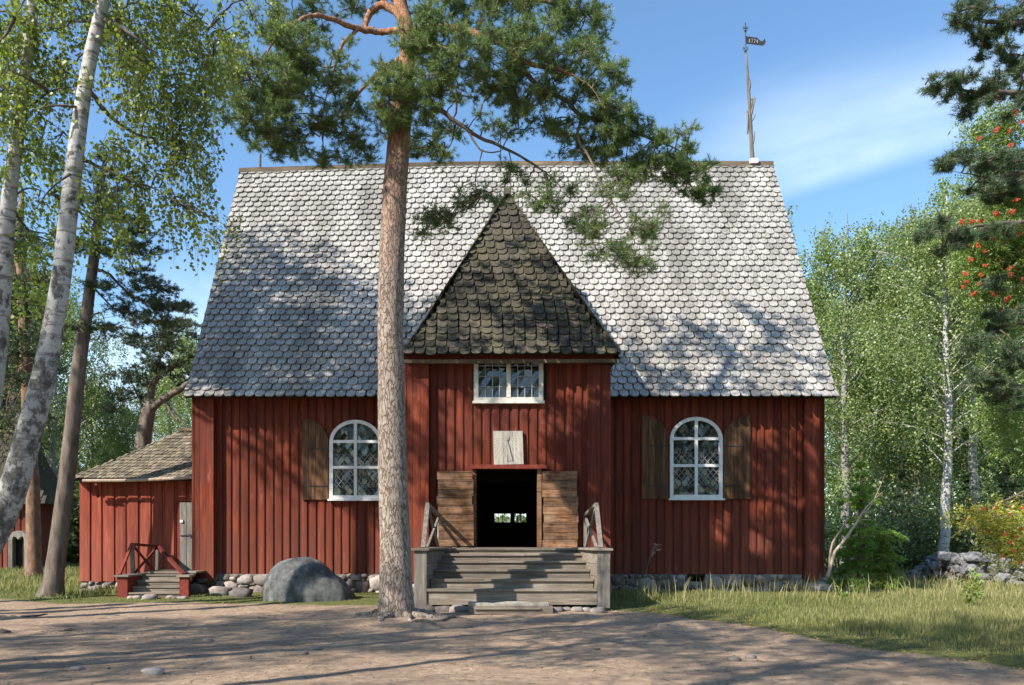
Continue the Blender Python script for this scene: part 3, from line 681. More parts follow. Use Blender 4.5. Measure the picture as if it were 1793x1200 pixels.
mb=MB(); eYa=22.98; eZa=Z_(838,eYa); rY,rZ=25.6,Z_(755,25.6); hl=X_(124,eYa); hr=X_(320,25.6); slA=math.hypot(rY-eYa,rZ-eZa)
Na=unit(np.array([0,-(rZ-eZa),rY-eYa])); PA=lambda s,t:(s,eYa+(rY-eYa)*t/slA,eZa+(rZ-eZa)*t/slA-.05*math.sin(t/slA*math.pi))
shingles(mb,PA,Na,lambda t:hl+(hr-hl)*t/slA,lambda t:-9.0,slA,.2,.125,kick=.035,th=.022)
cr=[(hl,eYa,eZa),(-9.0,eYa,eZa),(-9.0,rY,rZ),(hr,rY,rZ)]; mb.add([np.array(p)-Na*.08 for p in cr],[(0,1,2,3)],.2)
bY=2*rY-eYa; mb.add([(hl,bY,eZa),(-9,bY,eZa),(-9,rY,rZ),(hr,rY,rZ),(hl,eYa,eZa)],[(3,2,1,0),(4,3,0)],.4)
mb.add([(hl,eYa,eZa-.04),(-9.0,eYa,eZa-.04),(-9,bY,eZa-.04),(hl,bY,eZa-.04)],[(3,2,1,0)],.1)
mb.build('roof',M['brownsh'],an)
mb=MB(); mb.beam((hr-.1,rY,rZ+.04),(-9.1,rY,rZ+.04),.2,.09); mb.build('ridge_cap',M['ridge'],an)
mb=MB(); P=crom([W(145,842,22.9),W(240,841,22.9),W(344,836,22.9)],8); P[-1][0]=-9.1; mb.tubes(P,np.full(8,.045),8); mb.build('eave_pole',M['palebranch'],an)
mb=MB(); mb.beam(W(172,870,23.2),W(168,848,22.9),.07,.09); mb.build('eave_bracket',M['redbeam'],an)
mb=MB(); stone_wall(mb,ax0,-9.2,YA+.02,-.05,.32); f2=mb.build('foundation',M['stone'],an,smooth=True); mb=MB(); mb.box(ax0+.06,-9.05,YA+.03,YA+.3,-.1,.31); mb.build('mortar_bed',M['mortar'],f2)
# annex steps
s2=thing('side_steps','short wooden steps between red boxed sides with a braced brown railing at the annex door','steps',(-9.6,21.2,0))
ys=20.95
bx=[(X_(205,ys),X_(223,ys)),(X_(314,ys),X_(330,ys))]
for k,z in enumerate((.16,.31,.46,.60)):
    y=ys+.05+.26*k; mb=MB(); mb.box(bx[0][1]+.003,bx[1][0]-.003,y-.03,y+.27,z-.04,z); mb.build('tread',M['grey'],s2); mb=MB(); mb.box(bx[0][1]+.003,bx[1][0]-.003,y,y+.025,z-.15,z-.043); mb.build('riser',M['grey'],s2)
mb=MB(); mb.box(bx[0][1]+.003,bx[1][0]+.02,ys+1.06,YA-.1,.62,.67); mb.build('landing',M['grey'],s2)
for q_,(a,b) in enumerate(bx):
    mb=MB(); mb.box(a,b,ys,ys+.05,.02,.57); mb.box(a+.0,b-.0,ys+.052,YA-.15 if q_==0 else ys+.12,.05,.569); mb.build('side_box',M['redbeam'],s2)
    mb=MB(); mb.box(a-.06,b+.05,ys-.06,YA-.12 if q_==0 else ys+.3,.572,.62); mb.build('cap_board',M['grey'],s2)
mb=MB(); A=np.array
q0=A(W(209,1003,21.1)); q1=A(W(231,953,21.9)); q2=A(W(276,957,23.1)); q3=A(W(322,1003,21.3))
q0[2]=.62;q3[2]=.62
mb.beam(q0,q1,.07,.07); mb.beam(q1,q2,.08,.07); mb.beam(q2,q3,.09,.08); mb.build('handrail',M['redbeam'],s2)
mb=MB(); mb.beam((q1[0]+.03,q1[1],.62),q1,.10,.06,(0,1,0)); mb.build('rail_post',M['greyv'],s2); mb=MB(); mb.beam((q2[0]-.02,q2[1],.67),q2,.08,.06,(0,1,0)); mb.build('rail_post',M['greyv'],s2)
mb=MB(); mb.beam(q1,(q2[0]+.05,q2[1]-.3,.64),.05,.05); mb.beam((q1[0]+.08,q1[1],.64),q2,.05,.05); mb.build('rail_brace',M['redbeam'],s2)
# --- small red building far left
hb=thing('red_chapel','small dark red hut with concave shingled roof and grey arched doorway behind the birch','building',(-25,40,0))
Yh=38.5; hx0,hx1=X_(-95,Yh),X_(62,Yh); mb=MB(); boards(mb,hx0,hx1,Yh,.1,Z_(878,Yh),per=.3,wid=.2); mb.box(hx0,hx1,Yh+.003,Yh+1.9,.05,Z_(878,Yh),.4); mb.build('wall',M['red'],hb)
mb=MB(); ex0,ex1=X_(-112,Yh-.4),X_(82,Yh-.4); ez=Z_(882,Yh-.4); tz=Z_(700,Yh+3); prof=[(0,0),(.2,.13),(.45,.36),(.7,.66),(1,1)]
def ring(f,h): 
    cx0=(ex0+ex1)/2; cy0=Yh+.9; hx=(ex1-ex0)/2*(1-f*.93); hy=1.5*(1-f*.98)
    z=ez+(tz-ez)*h; return [(cx0-hx,cy0-hy,z),(cx0+hx,cy0-hy,z),(cx0+hx,cy0+hy,z),(cx0-hx,cy0+hy,z)]
rs=[ring(*p) for p in prof]
for a,b in zip(rs[:-1],rs[1:]):
    for k in range(4): 
        m=(k+1)%4; mb.add([a[k],a[m],b[m],b[k]],[(0,1,2,3)],.5)
    A0,A1,B0,B1=[np.array(p) for p in (a[0],a[1],b[0],b[1])]; s_=np.linalg.norm((B0+B1)/2-(A0+A1)/2); nrm=unit(np.cross(A1-A0,(B0+B1)-(A0+A1)))
    if nrm[1]>0: nrm=-nrm
    Pq=lambda s,t,A0=A0,A1=A1,B0=B0,s_=s_:(s,A0[1]+(B0[1]-A0[1])*t/s_,A0[2]+(B0[2]-A0[2])*t/s_)
    shingles(mb,Pq,nrm,lambda t:A0[0]+(B0[0]-A0[0])*t/s_,lambda t:A1[0]+(B1[0]-A1[0])*t/s_,s_,.3,.3)
mb.add(rs[0],[(3,2,1,0)],.5); mb.build('roof',M['moss_shade'],hb)
mb=MB(); yq=Yh-.35; 
xa,xb,za,zb_=X_(14,yq),X_(49,yq),0.05,Z_(945,yq)
mb.box(xa,xa+.2,yq,Yh-.03,za,zb_); mb.box(xb-.2,xb,yq,Yh-.03,za,zb_)
o=[(xa,zb_)]+[((xa+xb)/2-(xb-xa)/2*math.cos(t),zb_+.42*math.sin(t)) for t in np.linspace(0.1,math.pi-.1,9)]+[(xb,zb_)]+[((xa+xb)/2+((xb-xa)/2-.2)*math.cos(t),zb_+.16*abs(math.sin(t*2))) for t in np.linspace(0,math.pi,9)]
mb.prism(o[::-1],yq,Yh-.03); mb.build('door_surround',M['greyv'],hb)
mb=MB(); mb.box(xa+.2,xb-.2,Yh-.08,Yh-.055,.05,zb_+.1); mb.build('door',M['dark'],hb)
# ------------------------------------------------------------ ground
def ginv(px,py): Y=F*EYE/(py-HY); return X_(px,Y),Y
edge=[(-25,21.5),ginv(0,1048),ginv(120,1056),ginv(205,1056),ginv(330,1056),ginv(450,1058),ginv(560,1060),ginv(660,1060),(-2.2,17.6),(0,18.2),(2.0,18.0),ginv(1085,1070),ginv(1150,1074),ginv(1250,1088),ginv(1350,1104),ginv(1450,1124),ginv(1560,1142),ginv(1700,1160),ginv(1793,1174),(8.5,7.5),(12,3),(16,-12)]
ex_=np.array([e[0] for e in edge]); ey_=np.array([e[1] for e in edge])
def gedge(x): return np.interp(x,ex_,ey_)
def fbm(x,y,s,seed=0,o=3):
    r=0;a=1
    for k in range(o):
        r=r+a*(np.sin(x*s*1.0+1.7*np.sin(y*s*.83+seed+k)+seed*2.1)*np.cos(y*s*1.13+1.3*np.sin(x*s*.71-seed+k*2))); s*=2.07;a*=.5
    return r/1.6
def gh(x,y):
    d=np.clip((np.hypot(x,y-18)-25)/40,0,1)
    near=1-.0*x
    h=.028*fbm(x,y,.9,1)+.016*fbm(x,y,3.1,4)+.006*fbm(x,y,9.0,2)
    g=np.clip((y-gedge(x))/1.5,0,1)
    h=h+g*.03
    h=h+d*.25*fbm(x,y,.07,3)
    # tree mound and trodden hollow
    h=h+.10*np.exp(-((x+2.3)**2+(y-15.8)**2)/.8)
    return h
def axis(a,b,c,d,n1,n2,n3):
    return np.unique(np.concatenate([np.linspace(a,b,n1),np.linspace(b,c,n2),np.linspace(c,d,n3)]))
gx=axis(-220,-18,18,220,26,330,26); gy=axis(-60,4,34,400,20,300,40)
GX,GY=np.meshgrid(gx,gy); GZ=gh(GX,GY)
V=np.stack([GX,GY,GZ],-1).reshape(-1,3); ny,nx=GX.shape; idx=np.arange(nx*ny).reshape(ny,nx)
q=np.stack([idx[:-1,:-1],idx[:-1,1:],idx[1:,1:],idx[1:,:-1]],-1).reshape(-1,4)
def mat_ground():
    m,nt,out=new_mat('trodden_earth_and_turf'); a=attr(nt,'grass')
    n1=noise_(nt,coords(nt,(1,1,1),'World'),.55,8,.65); n2=noise_(nt,coords(nt,(1,1,1),'World'),9,8,.75); n3=noise_(nt,coords(nt,(1,1,1),'World'),60,4,.7)
    d=ramp(nt,n2,[(.28,(.19,.125,.083)),(.5,(.43,.305,.21)),(.68,(.60,.455,.325))]); n5=noise_(nt,coords(nt,(.7,2.2,1),'World'),1.3,7,.65); d=mixc(nt,math_(nt,'MULTIPLY',ramp(nt,n5,[(.48,(0,0,0)),(.60,(1,1,1))]),.5),d,(.22,.155,.115))
    d=mixc(nt,math_(nt,'MULTIPLY',ramp(nt,n1,[(.42,(0,0,0)),(.62,(1,1,1))]),.45),d,(.23,.165,.125))
    vo=ND(nt,'ShaderNodeTexVoronoi'); vo.inputs['Scale'].default_value=16; L(nt,coords(nt,(1,1,1),'World'),vo.inputs['Vector'])
    peb=math_(nt,'LESS_THAN',vo.outputs['Distance'],.16); rc=ND(nt,'ShaderNodeSeparateColor'); L(nt,vo.outputs['Color'],rc.inputs[0]); peb=math_(nt,'MULTIPLY',peb,math_(nt,'GREATER_THAN',rc.outputs[0],.72))
    d=mixc(nt,math_(nt,'MULTIPLY',peb,.8),d,(.42,.39,.36))
    g=ramp(nt,n2,[(.3,(.06,.07,.022)),(.5,(.13,.14,.045)),(.7,(.23,.21,.10))])
    f=ND(nt,'ShaderNodeMapRange'); f.inputs[1].default_value=.35; f.inputs[2].default_value=.65
    L(nt,math_(nt,'ADD',a,math_(nt,'MULTIPLY',math_(nt,'SUBTRACT',n1,.5),1.2)),f.inputs[0])
    c=mixc(nt,f.outputs[0],d,g)
    h=math_(nt,'ADD',math_(nt,'MULTIPLY',n2,1.0),math_(nt,'ADD',math_(nt,'MULTIPLY',n3,.35),math_(nt,'MULTIPLY',peb,.4)))
    bsdf(nt,out,c,.95,h,1.0,.05,.1); return m
M['ground']=mat_ground()
mb=MB(); mb.addn(V,q,np.zeros(len(q))); ground=mb.build('ground',M['ground'],None,True)
at=ground.data.attributes.new('grass','FLOAT','POINT')
gm=np.clip(.5+(V[:,1]-gedge(V[:,0]))*.9,0,1)
at.data.foreach_set('value',gm.astype(np.float32)); tag(ground,kind='structure')
# ------------------------------------------------------------ grass
def blades(mb,x,y,h,w,lean=.35,z=None):
    n=len(x); a=rng.random(n)*2*math.pi; b=rng.random(n)*2*math.pi
    z=gh(x,y)-.01 if z is None else z
    dx,dy=np.cos(a)*w/2,np.sin(a)*w/2; lx,ly=np.cos(b)*h*lean*rng.random(n),np.sin(b)*h*lean*rng.random(n)
    P=np.stack([np.stack([x-dx,y-dy,z],1),np.stack([x+dx,y+dy,z],1),np.stack([x+dx*.7+lx*.35,y+dy*.7+ly*.35,z+h*.55],1),np.stack([x-dx*.7+lx*.35,y-dy*.7+ly*.35,z+h*.55],1),np.stack([x+lx,y+ly,z+h*(1-.2*rng.random(n))],1)],1)
    i=np.arange(n)[:,None]*5; r=np.clip(rng.normal(.38,.2,n),0,1)
    return P,i,r
def add_blades(mb,x,y,h,w,rr=None,lean=.35):
    P,i,r=blades(mb,x,y,h,w,lean)
    if rr is not None: r=np.clip(rr+rng.normal(0,.13,len(x)),0,1)
    n0=mb.n; k=len(x)
    mb.lv.append((np.concatenate([i+0,i+1,i+2,i+3],1)+n0).ravel()); mb.ln.append(np.full(k,4)); mb.r.append(r)
    mb.lv.append((np.concatenate([i+3,i+2,i+4],1)+n0).ravel()); mb.ln.append(np.full(k,3)); mb.r.append(r)
    mb.v.append(P.reshape(-1,3)); mb.n+=k*5
mb=MB()
def scatter(n,x0,x1,y0,y1,hfun,wid,patch=.9,rr0=.36,marg=0.0,lean=.4):
    x=rng.uniform(x0,x1,n); y=rng.uniform(y0,y1,n)
    k=(y-gedge(x)+.5*fbm(x,y,1.3,5)>marg)
    # nothing grows under the buildings
    k&=~((x>-9.0)&(x<8.9)&(y>22.9)&(y<32)); k&=~((x>-2.3)&(x<2.3)&(y>17.2)&(y<23)); k&=~((x>-12.7)&(x<-9)&(y>23.3)&(y<28)); k&=~((x>-11)&(x<-9)&(y>20.9)&(y<23.5))
    k&=(np.abs(x)<(y*.72+2))
    x,y=x[k],y[k]; t=y-gedge(x)
    c=fbm(x,y,.55,9); h=hfun(x,y,t)*(.75+.35*c)*rng.uniform(.45,1.15,len(x))
    add_blades(mb,x,y,np.maximum(h,.02),wid*(1+y/22),rr0+.20*fbm(x,y,.4,12)+.10*fbm(x,y,1.9,3),lean)
right=lambda x,y,t: np.clip(.03+.085*np.clip(t-.8,0,3)/1.2,.03,.26)*np.where((y>21.8)&(x<9),.65,1)
scatter(80000,2.2,12,9,23,right,.0085)
scatter(60000,8,30,14,40,lambda x,y,t:np.clip(.05+.09*t,.05,.30),.014,rr0=.42)
scatter(30000,3,40,30,55,lambda x,y,t:.4+0*x,.03)
scatter(15000,-14.5,-2.3,18.4,22.9,lambda x,y,t:np.clip(.03+.02*t,.02,.05),.009,rr0=.25)
scatter(45000,-32,-11,20,45,lambda x,y,t:np.clip(.08+.1*t,.05,.34),.016,rr0=.36)
scatter(9000,2.2,8,8,20,lambda x,y,t:.03+0*x,.008,marg=-.5,rr0=.3)
# tall dry stalks
x=rng.uniform(2.6,24,2600); y=rng.uniform(18,32,2600); k=(y-gedge(x)>1.6)&~((x<8.95)&(y>22.7)); x,y=x[k],y[k]; add_blades(mb,x,y,rng.uniform(.35,.75,len(x)),.010*(1+y/30),np.full(len(x),.9),.5)
tag(mb.build('meadow_grass',M['grass']),'long sunlit meadow grass with dry seed stalks beside the trodden yard','grass',None,'stuff')
# fallen yellow leaves along the grass edge
mb=MB(); n=900; x=np.concatenate([rng.uniform(1.5,9,n),rng.uniform(-13,-2,160)]); y=gedge(x)+rng.normal(0,.75,len(x)); k=(y<22.5)&(y>8); x,y=x[k],y[k]
s=rng.uniform(.012,.026,len(x)); a=rng.random(len(x))*6.28; z=gh(x,y)+.012+rng.random(len(x))*.02
P=np.stack([np.stack([x+s*np.cos(a+t),y+s*np.sin(a+t)*(1 if t%3.14<.1 else .65),z+rng.normal(0,.005,len(x))],1) for t in (0,1.57,3.14,4.71)],1)
mb.addn(P,np.arange(len(x)*4).reshape(-1,4),rng.random(len(x)))
tag(mb.build('fallen_leaves',M['leaflit']),'small yellow leaves scattered where the grass meets the earth','leaves',None,'stuff')
# loose grit, twigs and needles on the trodden yard
mb=MB(); n=1500; x=rng.uniform(-9,9,n); y=rng.uniform(8,19,n); k=(y<gedge(x)+.3)&(np.abs(x)<y*.7); x,y=x[k],y[k]; n=len(x); s=rng.lognormal(-4.75,.5,n).clip(.004,.035)
oc=np.array([(1,0,0),(0,1,0),(-1,0,0),(0,-1,0),(.1,.1,.7),(.5,.6,.45),(-.6,.4,.4),(-.4,-.6,.45),(.55,-.5,.4)]); fc=[(0,1,5),(1,2,6),(2,3,7),(3,0,8),(4,5,6),(4,6,7),(4,7,8),(4,8,5),(5,1,6),(6,2,7),(7,3,8),(8,0,5)]
a=rng.random(n)*6.28; R2=np.stack([np.stack([np.cos(a),-np.sin(a),0*a],1),np.stack([np.sin(a),np.cos(a),0*a],1),np.stack([0*a,0*a,0*a+1],1)],1)
P=np.einsum('nij,kj->nki',R2,oc*np.array([1,.75,1]))*s[:,None,None]*rng.uniform(.7,1.3,(n,9,1)); P+=np.stack([x,y,gh(x,y)+.001],1)[:,None]
Fa=np.array(fc)[None]+np.arange(n)[:,None,None]*9; mb.addn(P,Fa.reshape(-1,3),np.repeat(rng.random(n),12))
tag(mb.build('grit',M['mortar']),'loose grit and small pebbles strewn over the trodden earth yard','gravel',None,'stuff')
mb=MB(); n=2600; x=rng.uniform(-9,9,n); y=rng.uniform(8,19,n); k=(y<gedge(x)+.5)&(np.abs(x)<y*.7)&(fbm(x,y,.8,21)>-.35); x,y=x[k],y[k]; n=len(x); a=rng.random(n)*6.28; l=rng.uniform(.02,.075,n); z=gh(x,y)+.006
P=np.stack([np.stack([x+np.cos(a)*l*t,y+np.sin(a)*l*t,z+.004*abs(t)],1) for t in (-1,0,1)],1); mb.tubes(P,np.repeat(rng.uniform(.0012,.0035,n)[:,None],3,1),3)
tag(mb.build('twig_litter',M['bark']),'fine twigs and needle litter strewn over the trodden earth yard','litter',None,'stuff')
# ------------------------------------------------------------ foliage tools
def randunit(n): return unit(rng.normal(size=(n,3)))
def leaves(mb,C,size,asp=.75,droop=0,r=None):
    n=len(C); a=randunit(n); 
    if droop: a=unit(a+np.array([0,0,-droop]))
    b=unit(np.cross(a,randunit(n))); s=(size*rng.uniform(.7,1.25,n))[:,None] if np.ndim(size)==0 else size[:,None]
    P=np.stack([C,C+a*s*.5+b*s*asp*.5,C+a*s,C+a*s*.5-b*s*asp*.5],1)
    mb.addn(P,np.arange(n*4).reshape(-1,4),rng.random(n) if r is None else r)
def needles(mb,T,D,n=24,ln=.09,w=.009,spread=1.0,back=.10):
    m=len(T); T=np.repeat(T,n,0); D=np.repeat(D,n,0); k=m*n
    d=unit(D*.75+randunit(k)*spread); base=T-D*(rng.random(k)*back)[:,None]
    b=unit(np.cross(d,randunit(k)))*w/2; l=(ln*rng.uniform(.7,1.15,k))[:,None]
    P=np.stack([base-b,base+b,base+d*l],1); rr=np.repeat(rng.random(m)*.7,n)+rng.random(k)*.3
    mb.addn(P,np.arange(k*3).reshape(-1,3),rr)
def inell(n,c,r):
    u=randunit(n)*(rng.random(n)**.4)[:,None]; return np.array(c)+u*np.array(r)
def connect(wood,c,LP,LR,r1=.008,mx=.03,sag=.1,avoid_end=0,sides=5):
    "curved branchlets from nearest limb samples to each centre"
    if len(c)>5:
        d0=np.linalg.norm(c[:,None,:]-LP[None],axis=2).min(1); o=np.argsort(d0); k=0; A=LP
        for fr in (.2,.5,1.0):
            m=max(k+1,int(len(c)*fr)); g=c[o[k:m]]; k=m
            if len(g)==0: continue
            if len(g)>5: Pn=[connect(wood,g[q:q+5],A,None,r1,mx,sag,0,sides) for q in range(0,len(g),5)]; Pn=np.vstack(Pn)
            else: Pn=connect(wood,g,A,None,r1,mx,sag,0,sides)
            A=np.vstack([A,Pn[:,3:].reshape(-1,3)])
        return
    d=np.linalg.norm(c[:,None,:]-LP[None],axis=2)+np.where(LP[None,:,2]>c[:,None,2]+2.0,2.5,0); j=d.argmin(1); p=LP[j]
    ln=np.linalg.norm(c-p,axis=1,keepdims=True); t=np.linspace(0,1,7)[None,:,None]
    m=(p+c)/2+rng.normal(size=c.shape)*ln*.10+np.array([0,0,1])*ln*sag
    P=(1-t)**2*p[:,None]+2*t*(1-t)*m[:,None]+t**2*c[:,None]
    P[:,1:-1]+=rng.normal(size=P[:,1:-1].shape)*ln[:,None]*.022
    r0=np.minimum(mx,r1+.009*ln[:,0]+.004)
    R=r0[:,None]+(r1-r0)[:,None]*np.linspace(0,1,7)[None]
    wood.tubes(P,R,sides); return P
def px_ell(e):
    cx,cy,rx,ry,Y,dy=e[:6]; return W(cx,cy,Y),(rx*Y/F,dy,ry*Y/F)
def pine_foliage(wood,leaf,ells,LP,sub=1.0,tufts=13,nn=22,ln=.085,w=.009,rad=.30,flat=.55,up=.35,mx=.035):
    LP=np.vstack(LP)
    for e in ells:
        c,r=px_ell(e); n=max(2,int(e[6]*sub)); C=inell(n,c,r)
        # chains: some centres hang off others
        connect(wood,C,LP,None,.007,mx)
        R=rad*rng.uniform(.7,1.3,n)
        off=randunit(n*tufts)*np.repeat(R,tufts)[:,None]*(rng.random(n*tufts)**.5)[:,None]*np.array([1,1,flat])
        T=np.repeat(C,tufts,0)+off; S=np.repeat(C,tufts,0)
        D=unit(off+np.array([0,0,up*rad*.8])); 
        t=np.linspace(0,1,4)[None,:,None]; P=S[:,None]*(1-t)+T[:,None]*t; P[:,1:3]+=rng.normal(0,.015,(len(T),2,3)); wood.tubes(P,np.repeat(np.linspace(.005,.0025,4)[None],len(T),0),3)
        needles(leaf,T,D,nn,ln,w)
def birch_foliage(wood,leaf,ells,LP,sub=1.0,strands=7,per=20,size=.045,length=.9,spread=.35,mx=.02,tw=.0022,rad=.5):
    LP=np.vstack(LP)
    for e in ells:
        c,r=px_ell(e); n=max(2,int(e[6]*sub)); C=inell(n,c,r); connect(wood,C,LP,None,.005,mx)
        k=n*strands; S=np.repeat(C,strands,0)+rng.normal(0,.10,(k,3)); out=randunit(k)*np.array([1,1,.3]); L_=length*rng.uniform(.35,1.25,k)
        if len(e)>7: L_=L_*e[7]
        t=np.linspace(0,1,6)[None,:,None]
        P=S[:,None]+out[:,None]*(t**.6)*spread*rad*2*rng.uniform(.4,1,(k,1,1))-np.array([0,0,1.0])*(t**1.5)*L_[:,None,None]
        P[:,1:]+=rng.normal(0,.012,(k,5,3)); wood.tubes(P,np.repeat(np.linspace(tw*1.6,tw*.6,6)[None],k,0),3)
        q=rng.random((k,per))**.85*5; i=q.astype(int).clip(0,4); f=(q-i)[...,None]; kk=np.arange(k)[:,None]
        pos=P[kk,i]*(1-f)+P[kk,i+1]*f+rng.normal(0,.035,(k,per,3)); leaves(leaf,pos.reshape(-1,3),size,.8,.5)
def limb(wood,pts,Y0=None,r=(.1,.03),n=22,sides=8,rough=.05,store=None):
    P=crom([W(*p) for p in pts],n); P[1:-1]+=rng.normal(0,.012,(n-2,3))*min(1,r[0]*12)
    q_=np.linspace(r[0],r[1],n)*np.clip((1-np.linspace(0,1,n))/.25,.25 if r[1]<.05 else 1,1)
    R=q_[:,None]*(1+rough*rng.normal(size=(n,sides))) if sides>5 else q_
    if np.ndim(R)==2: R=R[None]; wood.tubes(P[None],R,sides)
    else: wood.tubes(P,R,sides)
    if store is not None: store.append(P[2:])
    return P
def trunk(wood,pts,rs,n=110,sides=22,amp=.05,store=None,flare=0,lobes=5):
    "pts rows (px,py,Y); rs radius in metres per control point"
    P=crom([W(*p) for p in pts],n); R=np.interp(np.linspace(0,1,n),np.linspace(0,1,len(rs)),rs)
    th=np.arange(sides)*2*math.pi/sides; z=P[:,2]
    Rr=R[:,None]*np.ones(sides)[None]
    for i in range(n):
        for k in range(sides):
            v=Vector((math.cos(th[k])*1.6,math.sin(th[k])*1.6,z[i]*.8)); Rr[i,k]*=1+amp*(mnoise.noise(v*1.0)+.5*mnoise.noise(v*3.1))
            if flare: Rr[i,k]*=1+flare*math.exp(-max(z[i],0)/.22)*(.6+.6*max(0,math.cos(th[k]*lobes*.5+1)) )
    wood.tubes(P[None],Rr[None],sides)
    if store is not None: store.append(P)
    return P
# ------------------------------------------------------------ the big pine
pine=thing('pine_tree','tall scots pine with scaly grey and orange trunk standing right in front of the church','pine tree',(-2.27,15.7,0))
wood=MB(); leaf=MB(); LP=[]; Y=15.75
tw0=MB()
trunk(wood,[(694,1088,Y),(694,1040,Y),(691,930,Y),(687,800,Y),(685,680,Y),(684,560,Y),(686,450,Y),(691,340,Y),(697,260,Y),(704,190,Y),(711,130,Y),(716,90,Y),(710,45,Y),(700,0,Y+.1),(697,-60,Y+.2),(708,-150,Y+.2),(705,-260,Y+.3),(700,-400,Y+.3)],[.345,.33,.295,.275,.262,.25,.245,.235,.225,.205,.18,.165,.15,.13,.12,.10,.07,.02],n=170,sides=30,amp=.05,flare=.22)
tr=wood; 
LP.append(crom([W(711,130,Y),W(716,90,Y),W(710,45,Y),W(700,0,Y),W(697,-60,Y),W(708,-150,Y),W(705,-260,Y)],30))
limb(wood,[(713,52,Y),(670,55,15.9),(625,50,15.7),(590,38,15.4),(550,28,15.1),(510,45,14.8),(470,90,14.6),(440,140,14.5)],r=(.068,.02),n=34,store=LP)
limb(wood,[(628,50,15.7),(602,75,15.6),(590,105,15.5),(577,150,15.4),(560,215,15.3)],r=(.04,.012),store=LP)
limb(wood,[(712,45,Y),(690,20,16.0),(668,8,16.1),(645,25,16.1),(640,48,15.9),(655,52,15.9)],r=(.09,.05),store=LP)
limb(wood,[(704,10,Y),(680,-10,16.1),(640,-30,16.2),(560,-50,16.4),(470,-40,16.5),(400,0,16.5)],r=(.07,.02),store=LP)
limb(wood,[(713,60,Y),(760,48,15.7),(810,52,15.6),(850,68,15.5),(885,80,15.4),(920,110,15.3),(955,118,15.3),(990,125,15.2),(1030,150,15.2),(1060,190,15.1)],r=(.085,.022),n=34,store=LP)
limb(tw0,[(893,85,15.4),(915,120,15.5),(945,155,15.6),(990,175,15.7),(1018,203,15.8),(1070,215,15.9),(1130,240,16.0),(1190,265,16.0),(1240,310,16.0)],r=(.06,.018),n=34,store=LP)
limb(wood,[(700,-20,Y),(760,-20,16),(850,0,16.1),(930,0,16.2),(1010,20,16.2),(1060,60,16.2)],r=(.07,.018),store=LP)
limb(tw0,[(708,150,Y),(740,165,16.1),(785,203,16.2),(830,235,16.3),(880,258,16.3),(925,282,16.4),(965,310,16.4),(1000,350,16.4)],r=(.06,.012),n=34,store=LP)
limb(tw0,[(818,228,16.3),(832,250,16.3),(845,265,16.3),(872,266,16.3),(885,258,16.3)],r=(.022,.012),n=12,sides=6)
limb(tw0,[(845,262,16.3),(838,290,16.3),(832,320,16.4),(842,345,16.4)],r=(.016,.006),n=12,sides=6,store=LP)
limb(tw0,[(890,262,16.3),(896,290,16.3),(893,320,16.4),(905,345,16.4)],r=(.014,.005),n=12,sides=6,store=LP)
limb(tw0,[(1018,205,15.8),(1012,240,15.8),(1028,270,15.8),(1050,315,15.7),(1075,360,15.7),(1100,400,15.6),(1115,450,15.6)],r=(.035,.009),n=26,sides=6,store=LP)
limb(tw0,[(1028,270,15.8),(1000,262,15.8),(985,280,15.8),(955,300,15.9)],r=(.014,.005),n=12,sides=6,store=LP)
limb(wood,[(716,100,Y),(735,90,15.2),(760,80,14.6),(800,90,14.2)],r=(.05,.02),store=LP)
limb(wood,[(708,120,Y),(690,150,15.3),(680,180,15.0)],r=(.035,.015),store=LP)
limb(wood,[(716,90,Y),(760,120,16.8),(800,180,17.4),(780,240,17.7)],r=(.05,.012),store=LP)
limb(wood,[(716,90,Y),(650,140,16.9),(600,200,17.3),(560,240,17.5)],r=(.05,.012),store=LP)
